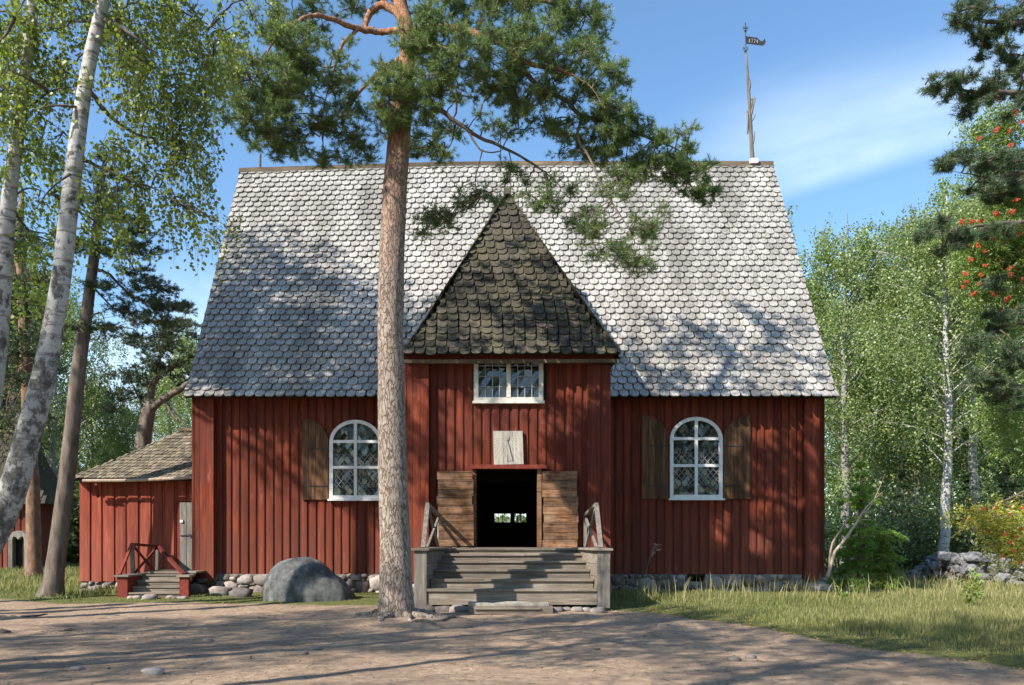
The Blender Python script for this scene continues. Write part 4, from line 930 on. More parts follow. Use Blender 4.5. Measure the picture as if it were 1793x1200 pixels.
E=[ # px,py,rx,ry,Y,depth,n
(470,110,85,60,14.7,.9,34),(430,170,55,65,14.7,.8,24),(520,90,60,50,15,.8,22),(400,110,40,40,14.8,.6,9),(480,210,60,50,14.8,.8,22),(545,170,70,60,15.2,.8,26),(600,210,50,55,15.6,.7,17),(560,250,70,35,15.6,.7,16),(470,250,45,25,15,.6,8),(625,265,30,25,16,.5,6),(610,120,28,35,15.5,.5,5),(500,150,80,60,16.2,.7,16),
(560,5,80,22,16.2,.9,20),(460,30,60,28,16.3,.9,12),(640,-5,50,15,16.2,.7,8),(600,85,30,20,15.5,.4,3),
(740,60,50,40,14.7,.6,22),(795,88,60,40,14.5,.6,28),(690,160,48,45,15.1,.55,22),(750,145,48,40,14.9,.6,20),(690,215,22,22,15.3,.35,6),(735,200,40,22,15.2,.5,10),(660,200,30,25,15.4,.4,7),
(780,-5,70,40,15.8,1,26),(870,15,80,45,15.8,1,34),(960,20,70,45,16,1,28),(1025,35,45,45,16,.8,16),(880,90,60,40,15.1,.7,22),(950,85,60,45,15.3,.8,24),(1030,110,55,35,15.5,.8,17),(1072,150,32,40,15.4,.6,12),(850,150,70,32,15.6,.8,24),(920,150,60,35,15.7,.8,20),(900,200,48,28,16,.7,13),(980,185,60,32,15.8,.8,20),(1060,205,55,30,15.8,.8,18),(1040,80,30,40,15.6,.7,8),
(1100,240,60,28,15.9,.8,20),(1060,255,45,25,16,.7,12),(1160,262,55,30,15.9,.8,20),(1210,295,42,30,15.9,.7,17),(1235,335,26,22,15.9,.5,9),(1150,300,40,18,16,.6,8),(1000,245,45,22,16.2,.6,10),
(745,235,55,32,17.2,.7,14),(700,235,25,40,17,.5,8),(820,225,35,20,17,.5,4),(770,270,50,15,17,.5,6),
(765,375,52,26,16.6,.5,14),(730,410,22,16,16.6,.3,3),(800,345,40,18,16.5,.4,7),(870,345,40,18,16.5,.4,5),
(950,352,42,16,15.6,.4,11),(915,300,40,20,16.3,.4,5),(985,330,35,18,15.8,.4,7),(1030,385,45,26,15.8,.5,12),(1080,330,50,28,15.9,.5,12),(1130,390,42,32,15.8,.5,13),(1060,440,45,26,15.8,.5,11),(1120,455,35,26,15.8,.4,10),(1030,415,30,20,15.8,.4,5),(1100,300,40,20,15.9,.5,7),
(700,-110,150,60,16,2.0,34),(900,-70,150,50,16.2,1.8,20),(520,-90,150,50,16.2,1.8,34),(720,-200,110,50,16.2,1.6,6),(470,-290,120,55,16.0,1.3,22),(640,-330,120,70,16.0,1.6,34),(760,-420,100,60,16,1.5,24),(860,-310,90,50,16,1.2,14)]
tw=tw0; EH=[e for e in E if e[1]>=325 and e[0]<1150]; pine_foliage(tw,leaf,EH,LP,sub=1.25,tufts=13,nn=26,ln=.085,w=.0075,rad=.27,flat=.7,mx=.014)
pine_foliage(tw,leaf,[e for e in E if e not in EH],LP,sub=1.05,tufts=18,nn=30,ln=.095,w=.008,rad=.29,mx=.022)
for k in range(9):
    a=k*.7+.3; p=np.array([(-2.27+math.cos(a)*s,15.75+math.sin(a)*s,.05-.10*abs(s-.3)+ .02*math.sin(s*5+k)) for s in np.linspace(.2,.65+random.random()*.8,8)]); p[:,2]=gh(p[:,0],p[:,1])+np.linspace(.05,-.05,8); wood.tubes(p+rng.normal(0,.035,p.shape)*np.array([1,1,.2]),np.linspace(.085,.03,8),7)
wood.build('trunk',M['pinebark'],pine,True); tw.build('twigs',M['bark'],pine,True); leaf.build('crown',M['needle'],pine)
# ------------------------------------------------------------ near birches at left
def near_birch(label,loc,tp,tr_,limbs,ells,**kw):
    t=thing('birch_tree',label,'birch tree',loc,'birches at the left'); w=MB(); lf_=MB(); LP=[]
    trunk(w,tp,tr_,n=120,sides=20,amp=.07,store=LP,flare=.2)
    LP[0]=LP[0][50:]
    tw=MB()
    for l,r in limbs: limb(tw,l,r=r,store=LP,sides=6)
    birch_foliage(tw,lf_,ells,LP,**kw)
    w.build('trunk',M['birchbark'],t,True); tw.build('twigs',M['bark'],t,True); lf_.build('crown',M['birchleaf'],t); return t
Y=9.2
near_birch('thick leaning birch at left, its base outside the photo edge',(-6.6,9.2,0),
 [(-190,1186,Y),(-100,1080,Y),(-25,960,Y),(20,865,Y),(48,770,Y),(75,665,Y),(93,570,Y),(108,480,Y),(118,390,Y),(128,310,Y),(137,235,Y),(148,160,Y),(162,85,Y),(180,10,Y),(200,-80,Y),(230,-260,Y),(240,-420,Y)],
 [.18,.17,.158,.145,.138,.125,.108,.104,.097,.09,.084,.078,.072,.066,.058,.035,.012],
 [([(150,150,Y),(190,200,9.4),(240,235,9.6),(300,250,9.8)],(.03,.008)),([(128,270,Y),(180,295,9.3),(225,315,9.4),(270,330,9.5),(300,350,9.6)],(.022,.006)),([(150,190,Y),(100,185,9.0),(50,195,8.9)],(.018,.006)),([(185,-20,Y),(250,-40,9.6),(320,0,9.8),(370,60,10)],(.035,.008)),([(175,30,Y),(230,60,8.8),(290,110,8.6)],(.025,.007)),([(130,300,Y),(90,330,8.8),(60,370,8.7)],(.015,.005)),([(190,-40,Y),(120,-60,8.8),(60,-20,8.6),(20,40,8.5)],(.03,.008))],
 [(60,40,80,55,9.9,.6,18,.7),(200,60,50,50,10,.5,10,.6),(250,40,70,50,9.6,.8,24),(330,20,60,40,9.8,.8,18),(385,5,30,20,9.9,.5,5),(230,150,60,50,9.4,.7,20),(300,150,60,60,9.6,.7,24),(350,100,45,50,9.8,.6,14),(350,220,35,50,9.8,.5,12),(300,260,50,40,9.7,.6,12,1.1),(365,300,25,40,9.8,.4,7,1.2),(280,330,45,30,9.6,.5,7,1.0),(330,370,30,20,9.7,.4,5,1.0),(370,395,20,15,9.7,.3,3,.7),(215,250,40,50,9.3,.5,12),(210,330,30,30,9.3,.4,5),(90,130,60,50,10,.5,11),(30,110,50,50,10,.5,10),(230,-80,220,60,9.4,1.8,60)],
 sub=.60,strands=6,per=15,size=.054,length=.62,spread=.3)
Y=9.8
near_birch('slender white birch cut by the left photo edge, left of the thick leaning birch',(-7.3,9.8,0),
 [(-150,1166,Y),(-70,960,Y),(-25,760,Y),(-5,620,Y),(6,500,Y),(12,400,Y),(20,310,Y),(30,240,Y),(38,170,Y),(46,110,Y),(55,40,Y),(60,-60,Y),(70,-200,Y),(75,-330,Y)],
 [.15,.13,.11,.10,.092,.086,.081,.077,.073,.069,.065,.055,.035,.012],
 [([(40,150,Y),(70,200,9.9),(110,230,10)],(.02,.006)),([(48,190,Y),(90,160,9.7),(140,150,9.6)],(.018,.006)),([(15,350,Y),(50,330,9.9),(90,340,10.1)],(.015,.005)),([(50,40,Y),(0,20,9.8),(-40,60,9.8)],(.02,.006))],
 [(20,60,60,50,9.6,.6,16),(80,230,45,40,10,.6,12),(60,310,40,40,10,.6,10),(150,330,40,40,10.2,.6,9),(90,420,50,30,10.2,.5,8,.8),(30,160,60,40,9.5,.6,12),(190,400,40,20,10.3,.5,5,.7),(60,500,40,30,10.2,.4,5,.6),(40,-100,140,70,9.8,1.5,30),(-80,150,90,160,9.8,1.5,30)],
 sub=.75,strands=6,per=15,size=.054,length=.6,spread=.3)
# ------------------------------------------------------------ pines at the left
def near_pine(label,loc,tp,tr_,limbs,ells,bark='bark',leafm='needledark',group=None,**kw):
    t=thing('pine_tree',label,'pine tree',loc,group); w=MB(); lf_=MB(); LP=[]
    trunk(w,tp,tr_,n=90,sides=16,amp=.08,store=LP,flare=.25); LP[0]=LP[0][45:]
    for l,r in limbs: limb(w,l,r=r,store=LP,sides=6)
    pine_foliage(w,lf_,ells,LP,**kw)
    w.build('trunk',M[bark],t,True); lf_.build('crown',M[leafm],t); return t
Y=21.8
near_pine('dark slim pine with layered crown leaning right, standing left of the annex',(X_(92,Y),Y,0),
 [(90,1048,Y),(95,1010,Y),(105,930,Y),(115,850,Y),(126,750,Y),(136,660,Y),(147,580,Y),(158,500,Y),(166,440,Y),(172,380,Y),(178,320,Y),(186,270,Y)],
 [.30,.25,.22,.205,.20,.185,.165,.14,.13,.115,.09,.04],
 [([(166,440,Y),(200,438,21.6),(222,450,21.5),(245,495,21.4)],(.05,.02)),([(164,470,Y),(190,480,21.7),(215,505,21.6),(250,530,21.5)],(.05,.02)),([(150,560,Y),(172,548,21.7),(180,552,21.7)],(.03,.015)),([(160,500,Y),(200,540,21.7),(230,550,21.6),(236,600,21.6)],(.03,.01)),([(175,380,Y),(200,375,21.7),(240,400,21.6)],(.04,.015)),([(172,410,Y),(140,400,21.8),(115,405,21.8)],(.03,.01)),([(145,590,Y),(175,600,21.8),(200,620,21.8)],(.02,.01))],
 [(205,372,45,14,21.6,.7,10),(235,400,42,16,21.5,.7,12),(255,435,35,12,21.5,.6,9),(215,430,40,12,21.7,.7,8),(165,440,40,14,21.2,.6,10),(130,420,30,14,21.8,.6,6),(240,480,35,12,21.5,.6,9),(270,505,40,12,21.4,.7,12),(300,535,36,11,21.4,.7,12),(250,530,50,12,21.6,.7,12),(190,500,40,14,21.8,.7,10),(215,540,40,10,21.8,.6,7),(280,560,30,10,21.5,.6,7),(180,570,40,11,21.9,.7,8),(225,585,35,8,21.9,.6,5),(140,575,25,9,21.6,.5,5),(185,330,30,22,21.8,.6,8),(150,350,26,16,21.8,.6,5),(190,290,20,18,21.8,.5,5)],
 tufts=15,nn=20,ln=.10,w=.014,rad=.34,flat=.4,sub=1.0,group='slim pines at the left')
Y=31
near_pine('grey pine trunk between the leaning birch and slim pine, before the red hut',(X_(60,Y),Y,0),
 [(60,1013,Y),(59,950,Y),(57,860,Y),(52,760,Y),(47,660,Y),(43,580,Y),(39,510,Y),(36,440,Y),(36,380,Y),(40,330,Y)],
 [.30,.26,.24,.23,.215,.20,.18,.16,.12,.05],
 [([(42,530,Y),(70,520,31),(95,500,31)],(.05,.02)),([(40,470,Y),(10,460,31),(-20,470,31)],(.05,.02)),([(45,620,Y),(70,630,31)],(.04,.02))],
 [(30,400,35,16,31,1,9),(60,430,35,14,31,1,8),(80,490,30,16,31,1,9),(20,480,30,14,31,1,8),(70,545,32,14,31,1,8),(80,590,28,10,31,1,7),(20,560,30,12,31,1,7),(75,640,25,10,31,1,5),(20,640,26,12,31,1,6),(5,720,26,14,31,1,5)],
 bark='bark2',tufts=15,nn=16,ln=.13,w=.022,rad=.45,flat=.4,group='slim pines at the left')
Y=30
near_pine('crooked grey pine with forked limbs rising behind the annex roof',(X_(250,Y),Y,0),
 [(238,1015,Y),(243,880,Y),(248,800,Y),(252,765,Y),(258,730,Y),(268,700,Y)],[.40,.34,.30,.28,.26,.18],
 [([(258,730,Y),(262,700,30),(270,670,30),(290,650,30),(310,640,29.9)],(.17,.06)),([(262,718,Y),(285,700,29.9),(310,685,29.8),(335,668,29.7),(360,640,29.7)],(.17,.07)),([(288,698,29.9),(305,730,29.8),(322,743,29.8)],(.07,.04)),([(256,735,Y),(245,700,29.9),(230,670,29.8)],(.06,.03)),([(275,665,30),(280,620,30),(275,580,30)],(.08,.03))],
 [(230,665,35,20,29.8,1,14),(215,690,28,14,29.8,1,8),(265,600,42,22,30,1.1,20),(300,580,40,20,30,1.1,18),(270,640,38,18,30,1,15),(320,620,35,22,30,1,14),(325,560,25,15,30,1,8),(250,560,30,14,30,1,8),(345,655,25,20,30,1,9),(310,660,30,12,30,1,6),(200,720,20,10,29.8,1,4)],
 tufts=16,nn=18,ln=.12,w=.02,rad=.42,flat=.5)
# ------------------------------------------------------------ pine boughs reaching in at upper right
near_pine('dark pine reaching in from the right photo edge against the sky',(9.3,10.5,0),
 [(2130,1166,10.5),(2130,900,10.5),(2128,600,10.5),(2125,300,10.5),(2120,0,10.5),(2115,-300,10.5),(2110,-600,10.5)],[.3,.26,.23,.2,.17,.1,.03],
 [([(2125,280,10.5),(2000,290,10.4),(1880,300,10.3),(1793,302,10.2),(1720,312,10.1),(1650,292,10.0)],(.07,.008)),([(2125,120,10.5),(1950,140,10.3),(1800,160,10.2),(1700,160,10.1),(1620,148,10)],(.07,.008)),([(2120,0,10.5),(1950,20,10.3),(1800,40,10.2),(1720,35,10.1),(1660,20,10)],(.07,.008)),([(2125,380,10.5),(1950,380,10.3),(1793,388,10.1),(1700,398,10),(1620,410,9.9)],(.05,.006)),([(2128,580,10.5),(1950,560,10.6),(1820,560,10.6),(1740,580,10.6)],(.06,.01)),([(2128,700,10.5),(1950,680,10.8),(1820,670,10.8),(1740,690,10.8)],(.06,.01)),([(2118,-100,10.5),(1950,-60,10.3),(1800,-20,10.2),(1700,-10,10.1)],(.06,.01))],
 [(1685,38,35,12,10,.3,10),(1740,45,35,22,10.1,.35,14),(1785,20,30,25,10.2,.4,12),(1745,80,20,12,10.1,.3,5),(1700,15,30,10,10.1,.3,7),
 (1635,145,22,10,10,.25,7),(1675,150,30,12,10,.3,12),(1720,160,35,16,10.1,.35,16),(1770,140,35,22,10.2,.4,16),(1700,185,22,10,10.1,.3,6),(1780,185,25,20,10.2,.4,9),
 (1655,290,22,8,10,.25,7),(1690,275,30,10,10,.3,9),(1735,290,35,16,10.1,.35,14),(1780,280,28,24,10.2,.4,14),(1720,330,26,12,10.1,.3,7),(1770,330,28,18,10.2,.4,10),
 (1622,412,20,7,9.9,.2,6),(1640,392,20,9,9.9,.22,6),(1680,415,28,9,10,.3,8),(1665,430,18,9,10,.25,5),(1740,410,35,14,10,.3,8),
 (1760,555,30,28,10.6,.4,18),(1710,600,22,14,10.6,.3,8),(1770,620,35,30,10.6,.4,18),(1725,665,35,18,10.7,.4,13),(1775,695,30,25,10.8,.4,14),(1740,500,25,14,10.6,.3,6),(1770,100,30,20,10.2,.4,9),
 (1900,200,90,300,10.4,1.0,90),(2100,100,150,400,10.5,1.6,80)],
 bark='bark',tufts=13,nn=30,ln=.07,w=.0055,rad=.15,flat=.6,sub=1.0,mx=.012)
# ------------------------------------------------------------ generic trees (local coordinates, base at the origin)
def proto_birch(H,seed,size=.105,dens=1.0,label='',crown0=.25,bark='birchfar',leafm='birchfarleaf',wid=.17,group=None):
    global rng
    keep=rng; rng=np.random.default_rng(seed)
    t=thing('birch_tree',label,'birch tree',(0,0,0),group); w=MB(); lf_=MB(); LP=[]
    n=26; z=np.linspace(-.1,H*.96,n); bx=np.cumsum(rng.normal(0,.05,n)); by=np.cumsum(rng.normal(0,.05,n)); bx-=bx[0];by-=by[0]
    P=np.stack([bx,by,z],1); w.tubes(P,np.interp(z,[0,.6,H*.5,H],[.30,.23,.13,.015])*H/17,9)
    nl=int(56*dens); C=[]
    for k in range(nl):
        f=crown0+(1-crown0)*((k+.5)/nl)**.9*.93; i=int(f*(n-1)); b=P[i]; a=k*2.4+rng.random()*.6
        L_=H*wid*(1.25-abs(f-.5)*1.5)*rng.uniform(.6,1.1)*(1 if f<.85 else .7)
        e=b+np.array([math.cos(a)*L_,math.sin(a)*L_,L_*rng.uniform(.35,.9)])
        m=(b+e)/2+np.array([0,0,L_*.12]); q=np.stack([b*(1-s)**2+2*s*(1-s)*m+e*s*s for s in np.linspace(0,1,7)]); w.tubes(q,np.linspace(.036,.010,7)*H/17,4); 
        for s in (3,4,5,6,6):
            C.append(q[s]+rng.normal(0,L_*.14,3))
        if rng.random()<.5: C.append(q[6]+rng.normal(0,L_*.3,3))
    C=np.array(C); C=C[(rng.random(len(C))>.12)&(np.array([mnoise.noise(Vector((float(q[0])*.33,float(q[1])*.33,float(q[2])*.4+seed)))>-.36 for q in C]))]; st=7; k=len(C)*st; S=np.repeat(C,st,0)+rng.normal(0,.30,(k,3)); L_=rng.uniform(.3,2.0,k); per=int(22*dens)
    tt=rng.random((k,per)); out=randunit(k)*np.array([1,1,.2])*.35
    pos=S[:,None]+out[:,None]*(tt**.6)[...,None]-np.array([0,0,1.0])*(tt**1.4*L_[:,None])[...,None]+rng.normal(0,.07,(k,per,3))
    leaves(lf_,pos.reshape(-1,3),size,.8,.4)
    w.build('trunk',M[bark],t,True); lf_.build('crown',M[leafm],t); rng=keep; return t
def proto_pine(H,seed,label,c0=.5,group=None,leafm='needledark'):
    global rng
    keep=rng; rng=np.random.default_rng(seed)
    t=thing('pine_tree',label,'pine tree',(0,0,0),group); w=MB(); lf_=MB()
    n=20; z=np.linspace(-.1,H*.97,n); P=np.stack([np.cumsum(rng.normal(0,.05,n)),np.cumsum(rng.normal(0,.05,n)),z],1); P[:,:2]-=P[0,:2]; w.tubes(P,np.interp(z,[0,H*.6,H],[.26,.16,.03]),9)
    C=[]
    for k in range(34):
        f=c0+(1-c0)*k/34*.97; b=P[int(f*(n-1))]; a=k*2.4; L_=H*.16*(1.2-f*.6)*rng.uniform(.6,1.1); e=b+np.array([math.cos(a)*L_,math.sin(a)*L_,L_*rng.uniform(.0,.5)])
        m=(b+e)/2+np.array([0,0,L_*.15]); q=np.stack([b*(1-s)**2+2*s*(1-s)*m+e*s*s for s in np.linspace(0,1,6)]); w.tubes(q,np.linspace(.07,.02,6),4)
        for s in (3,4,5,5): C.append(q[s]+rng.normal(0,.35,3)*np.array([1,1,.4]))
    C=np.array(C); tf=15; off=randunit(len(C)*tf)*np.array([.7,.7,.3])*(rng.random(len(C)*tf)**.4)[:,None]; T=np.repeat(C,tf,0)+off
    needles(lf_,T,unit(off+np.array([0,0,.3])),14,.17,.035)
    w.build('trunk',M['bark2'],t,True); lf_.build('crown',M[leafm],t); rng=keep; return t
def proto_spruce(H,seed,label,leafm='spruce',R=.30,cat='spruce tree',group=None,name='spruce_tree',ln=.10,w_=.02):
    global rng
    keep=rng; rng=np.random.default_rng(seed)
    t=thing(name,label,cat,(0,0,0),group); w=MB(); lf_=MB()
    w.tubes(np.array([(0,0,-.1),(0,0,H*.5),(0,0,H)]),np.array([.03*H,.02*H,.004]),7)
    T=[];D=[]
    k=0; z=.08*H
    while z<H*.97:
        L_=R*H*(1-z/H)**.8*rng.uniform(.55,1.25); 
        for a0 in range(7):
            a=a0*.9+k*1.3+rng.random()*.5; l=L_*rng.uniform(.5,1.25); d=np.array([math.cos(a),math.sin(a),0])
            q=np.stack([np.array([0,0,z])+d*l*s+np.array([0,0,l*(.25*s-.45*s*s)]) for s in np.linspace(0,1,7)]); w.tubes(q,np.linspace(.012*H*.3,.004,7),4)
            sd=np.array([-d[1],d[0],0]); ns=max(5,int(l/.07))
            for s in np.linspace(.15,1,ns):
                i=min(int(s*6),5); f=s*6-i; p=q[i]*(1-f)+q[i+1]*f
                for e in (-1,0,1):
                    ll=l*.32*(1-s*.6); T.append(p+sd*e*ll*rng.uniform(.5,1)+rng.normal(0,.03,3)-np.array([0,0,abs(e)*ll*.25])); D.append(unit(d*.8+sd*e*.7+np.array([0,0,-.15])))
                    if e: T.append(p+sd*e*ll*.45+rng.normal(0,.03,3)); D.append(unit(d*.6+sd*e))
        z+=H*.075*rng.uniform(.6,1.4); k+=1
    needles(lf_,np.array(T),np.array(D),16,ln,w_,.55,.16)
    w.build('trunk',M['bark'],t,True); lf_.build('crown',M[leafm],t); rng=keep; return t
def proto_bush(H,seed,label,leafm='shrub',cat='bush',name='leafy_bush',size=.11,n=2600,group=None,Rr=.6):
    global rng
    keep=rng; rng=np.random.default_rng(seed)
    t=thing(name,label,cat,(0,0,0),group); w=MB(); lf_=MB(); 
    C=[]
    for k in range(26):
        a=rng.random()*6.28; r=H*Rr*rng.random()**.5; e=np.array([math.cos(a)*r,math.sin(a)*r,H*rng.uniform(.35,1)*(1-.35*(r/(H*Rr))**2)])
        b=np.array([math.cos(a)*.1,math.sin(a)*.1,-.05]); m=(b+e)/2+rng.normal(0,.12*H,3); q=np.stack([b*(1-s)**2+2*s*(1-s)*m+e*s*s for s in np.linspace(0,1,7)]); w.tubes(q,np.linspace(.012*H+.01,.004,7),4)
        for s in (3,4,5,6): C.append(q[s]); 
    C=np.array(C); j=rng.integers(0,len(C),n); pos=C[j]+rng.normal(0,H*.10,(n,3)); leaves(lf_,pos[pos[:,2]>0.02],size,.7)
    w.build('stems',M['bark'],t,True); lf_.build('foliage',M[leafm],t); rng=keep; return t
def put(pr,px,Y,H0,ytop=None,s=None,label=None,rz=None,group=None,first=set()):
    if s is None: s=((HY-ytop)*Y/F+EYE)/H0
    X=X_(px,Y); loc=(X,Y,float(gh(np.array([X]),np.array([Y]))[0])-.02); rz=random.random()*6.28 if rz is None else rz
    if pr.name not in first:
        first.add(pr.name); pr.location=loc; pr.rotation_euler=(0,0,rz); pr.scale=(s,s,s)
        if label: pr['label']=label
        if group: pr['group']=group
        return pr
    return dup(pr,loc,rz,s,label,group)
bA=proto_birch(17,11,label='x',bark='birchdull'); bB=proto_birch(17,12,label='x',wid=.2,crown0=.3,dens=1.1); bC=proto_birch(17,13,label='x',bark='birchdull',dens=1.15,wid=.15,crown0=.18)
G1='birches of the wood right of the church'; G2='birches of the wood left of the church'
put(bB,1652,34,17,315,label='tall birch with straight bright white trunk rising behind the stone wall',rz=1,group=G1)
put(bA,1478,40,17,350,label='birch with open rounded top nearest the right roof verge of the church',group=G1)
put(bA,1540,46,17,440,label='birch behind the bright spruce, between the open-topped birch and the white trunk',group=G1)
put(bC,1605,43,17,335,label='dense birch left of the tall straight white trunk, behind it',group=G1)
put(bB,1700,39,17,300,label='broad birch right of the straight white trunk, above the stone wall',group=G1)
put(bC,1760,44,17,285,label='birch behind the orange rowan branches at the right edge',group=G1)
put(bB,1435,52,17,470,label='low birch top showing just past the right roof verge',group=G1)
put(bA,1830,42,17,330,label='birch cut off by the right photo edge behind the rowan',group=G1)
put(bC,1510,60,17,560,label='distant birch deep in the wood behind the open-topped birch',group=G1)
put(bC,1660,62,17,520,label='distant birch deep in the wood behind the straight white trunk',group=G1)
put(bA,1760,66,17,560,label='distant birch deep in the wood above the low end of the stone wall',group=G1)
put(bA,1236,46,17,262,label='pale birch whose tip pokes above the church ridge left of the mast',rz=2)
put(bA,345,42,17,545,label='birch touching the left roof verge behind the annex',group=G2)
put(bB,300,48,17,620,label='birch behind the crooked pine above the annex roof',group=G2)
put(bC,225,52,17,690,label='low rounded birch above the left end of the annex roof',group=G2)
put(bA,165,46,17,640,label='birch with thin pale stem just right of the slim pine',group=G2)
put(bB,100,42,17,470,label='birch between the leaning birch and the slim pine, behind both',group=G2)
put(bC,30,50,17,400,label='birch behind the red hut roof at far left',group=G2)
put(bA,-30,44,17,380,label='birch behind the hut, cut by the left photo edge',group=G2)
put(bC,190,64,17,750,label='far birch seen low between the slim pine and the annex',group=G2)
put(bB,80,66,17,700,label='far birch seen low between the two left pine trunks',group=G2)
# pines further off
pA=proto_pine(15,31,'x'); 
put(pA,-20,28,15,330,label='pine with thin limbs half cut by the left photo edge behind the slender birch')
put(pA,5,40,15,560,label='smaller dark pine behind the slender birch at the left edge')
put(pA,1590,52,15,640,label='dark pine low in the wood left of the straight white trunk')
# spruces
sA=proto_spruce(4.6,41,'young bright green spruce with drooping sprays beside the right church corner'); put(sA,1508,23.3,4.6,790,rz=.4)
sB=proto_spruce(2.2,47,'low bright green spruce spreading beside the bare branch at the right church corner',R=.42); put(sB,1548,22.9,2.2,925)
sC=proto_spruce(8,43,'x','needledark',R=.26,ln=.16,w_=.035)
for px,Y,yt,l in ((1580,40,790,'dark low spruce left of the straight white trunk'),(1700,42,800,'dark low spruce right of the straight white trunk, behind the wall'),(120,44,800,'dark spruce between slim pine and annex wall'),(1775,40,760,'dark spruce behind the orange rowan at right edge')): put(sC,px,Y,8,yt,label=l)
# bushes fill the understory
uA=proto_bush(3,51,'x'); uB=proto_bush(3,52,'x','birchfarleaf',Rr=.8)
k=0
for px,Y,h,l in ((1470,34,3.6,'bush behind the bright young spruce'),(1545,36,4.2,'rounded bush right of the bright spruce'),(1605,37,4.5,'bush just left of the straight white trunk'),(1680,36,3.8,'bush behind the highest part of the stone wall'),(1740,37,4.4,'bush behind the low right part of the stone wall'),(1800,36,4.6,'bush behind the stone wall at the right photo edge'),(1640,44,5.5,'taller bush directly behind the straight white trunk'),(1500,44,5.5,'taller bush behind the bare branch'),(112,46,4.2,'bush between the hut and the slim pine'),(128,46,3.4,'bush touching the annex left wall'),(10,50,5.0,'bush behind the red hut'),(175,46,5.5,'bush behind the annex roof left end'),(115,48,6,'taller bush right of the hut roof')):
    put(uB if k%3==0 else uA,px,Y,3,s=h/3,label='leafy '+l,group='bushes under the wood'); k+=1
# far-off wood closing the view
mb=MB(); w=MB(); N=15000
for x0,x1,hh in ((-75,-24,9.5),(-24,24,3.4),(24,90,11)):
    x=rng.uniform(x0,x1,N); y=rng.uniform(74,96,N); z=rng.random(N)**1.1*(hh+(hh/9)*(2.2*fbm(x,y,.25,2)+1.2*fbm(x,y,.8,6))); leaves(mb,np.stack([x,y,z],1),.75,.8)
for i in range(90):
    x=rng.uniform(-70,80); w.tubes(np.array([(x,72+rng.random()*8,0),(x+rng.normal(0,.3),74,9)]),np.array([.2,.08]),5)
wo=tag(mb.build('distant_wood',M['shrub']),'distant mixed wood closing the view behind the church','wood',None,'stuff')
w.build('distant_trunks',M['bark'],wo)
# ------------------------------------------------------------ rowan at right edge
ro=thing('rowan_tree','rowan tree with clusters of orange red berries hanging in at the right photo edge','rowan tree',(7.8,11.5,0))
w=MB(); lf_=MB(); ly=MB(); LP=[]; Y=11.8
trunk(w,[(1890,1135,Y),(1885,900,Y),(1880,700,Y),(1872,500,Y),(1860,350,Y),(1850,200,Y)],[.13,.11,.10,.085,.06,.02],n=40,sides=12,store=LP)
for l,r in (([(1878,600,Y),(1820,520,Y),(1770,450,11.7),(1710,480,11.6)],(.04,.01)),([(1875,500,Y),(1820,400,Y),(1770,320,11.8),(1720,260,11.7)],(.035,.008)),([(1862,380,Y),(1820,280,11.9),(1770,210,11.9),(1740,185,11.8)],(.03,.006)),([(1882,700,Y),(1830,620,11.7),(1780,560,11.6)],(.03,.008)),([(1885,820,Y),(1840,830,11.5),(1793,860,11.4),(1740,885,11.3),(1690,900,11.2)],(.03,.007)),([(1885,760,Y),(1840,700,11.6),(1780,680,11.5)],(.03,.007)),([(1886,900,Y),(1840,930,11.4),(1780,950,11.3)],(.025,.007))): limb(w,l,r=r,store=LP,sides=6)
E1=[(1745,230,35,45,11.8,.4,22),(1775,330,25,50,11.8,.4,22),(1735,300,28,26,11.7,.3,10),(1725,440,38,30,11.6,.4,20),(1770,430,30,50,11.6,.4,26),(1715,490,32,28,11.6,.3,13),(1775,520,25,40,11.6,.4,12),(1740,470,30,30,11.7,.4,8),(1775,760,25,60,11.5,.4,12),(1740,720,25,30,11.5,.4,6),(1850,450,60,300,11.9,.6,60)]
E2=[(1700,898,36,8,11.2,.25,10),(1750,905,38,14,11.3,.3,14),(1782,935,22,35,11.3,.3,18),(1750,955,18,16,11.3,.3,6),(1785,880,20,14,11.4,.3,6),(1768,985,26,12,11.3,.3,7),(1735,925,14,22,11.3,.2,5)]
def rowan(mbl,E_,LP,size=.055,kk=26):
    A_=np.vstack(LP); allC=[]
    for e in E_:
        c,r=px_ell(e); C=inell(e[6],c,r); connect(w,C,A_,None,.004,.014); allC.append(C)
        # pinnate leaves: leaflets along a rachis
        n=len(C)*kk; S=np.repeat(C,kk,0)+rng.normal(0,.13 if kk>12 else .07,(n,3)); d=unit(randunit(n)+np.array([0,0,-.35])); sd=unit(np.cross(d,randunit(n)))
        for t in (.2,.45,.7,.95):
            for q in (-1,1):
                B=S+d*.15*t; tip=B+unit(d*.5+sd*q)*size; wv=unit(np.cross(tip-B,randunit(n)))*size*.18; m=(B+tip)/2
                mbl.addn(np.stack([B,m+wv,tip,m-wv],1),np.arange(n*4).reshape(-1,4),rng.random(n))
    return np.vstack(allC)
rowan(lf_,E1,LP); rowan(ly,E2,LP,kk=9)
w.build('trunk',M['bark'],ro,True); lf_.build('crown',M['rowanleaf'],ro); o=ly.build('yellowing_leaves',M['rowanyel'],ro); o['label']='yellowing lower rowan sprays'
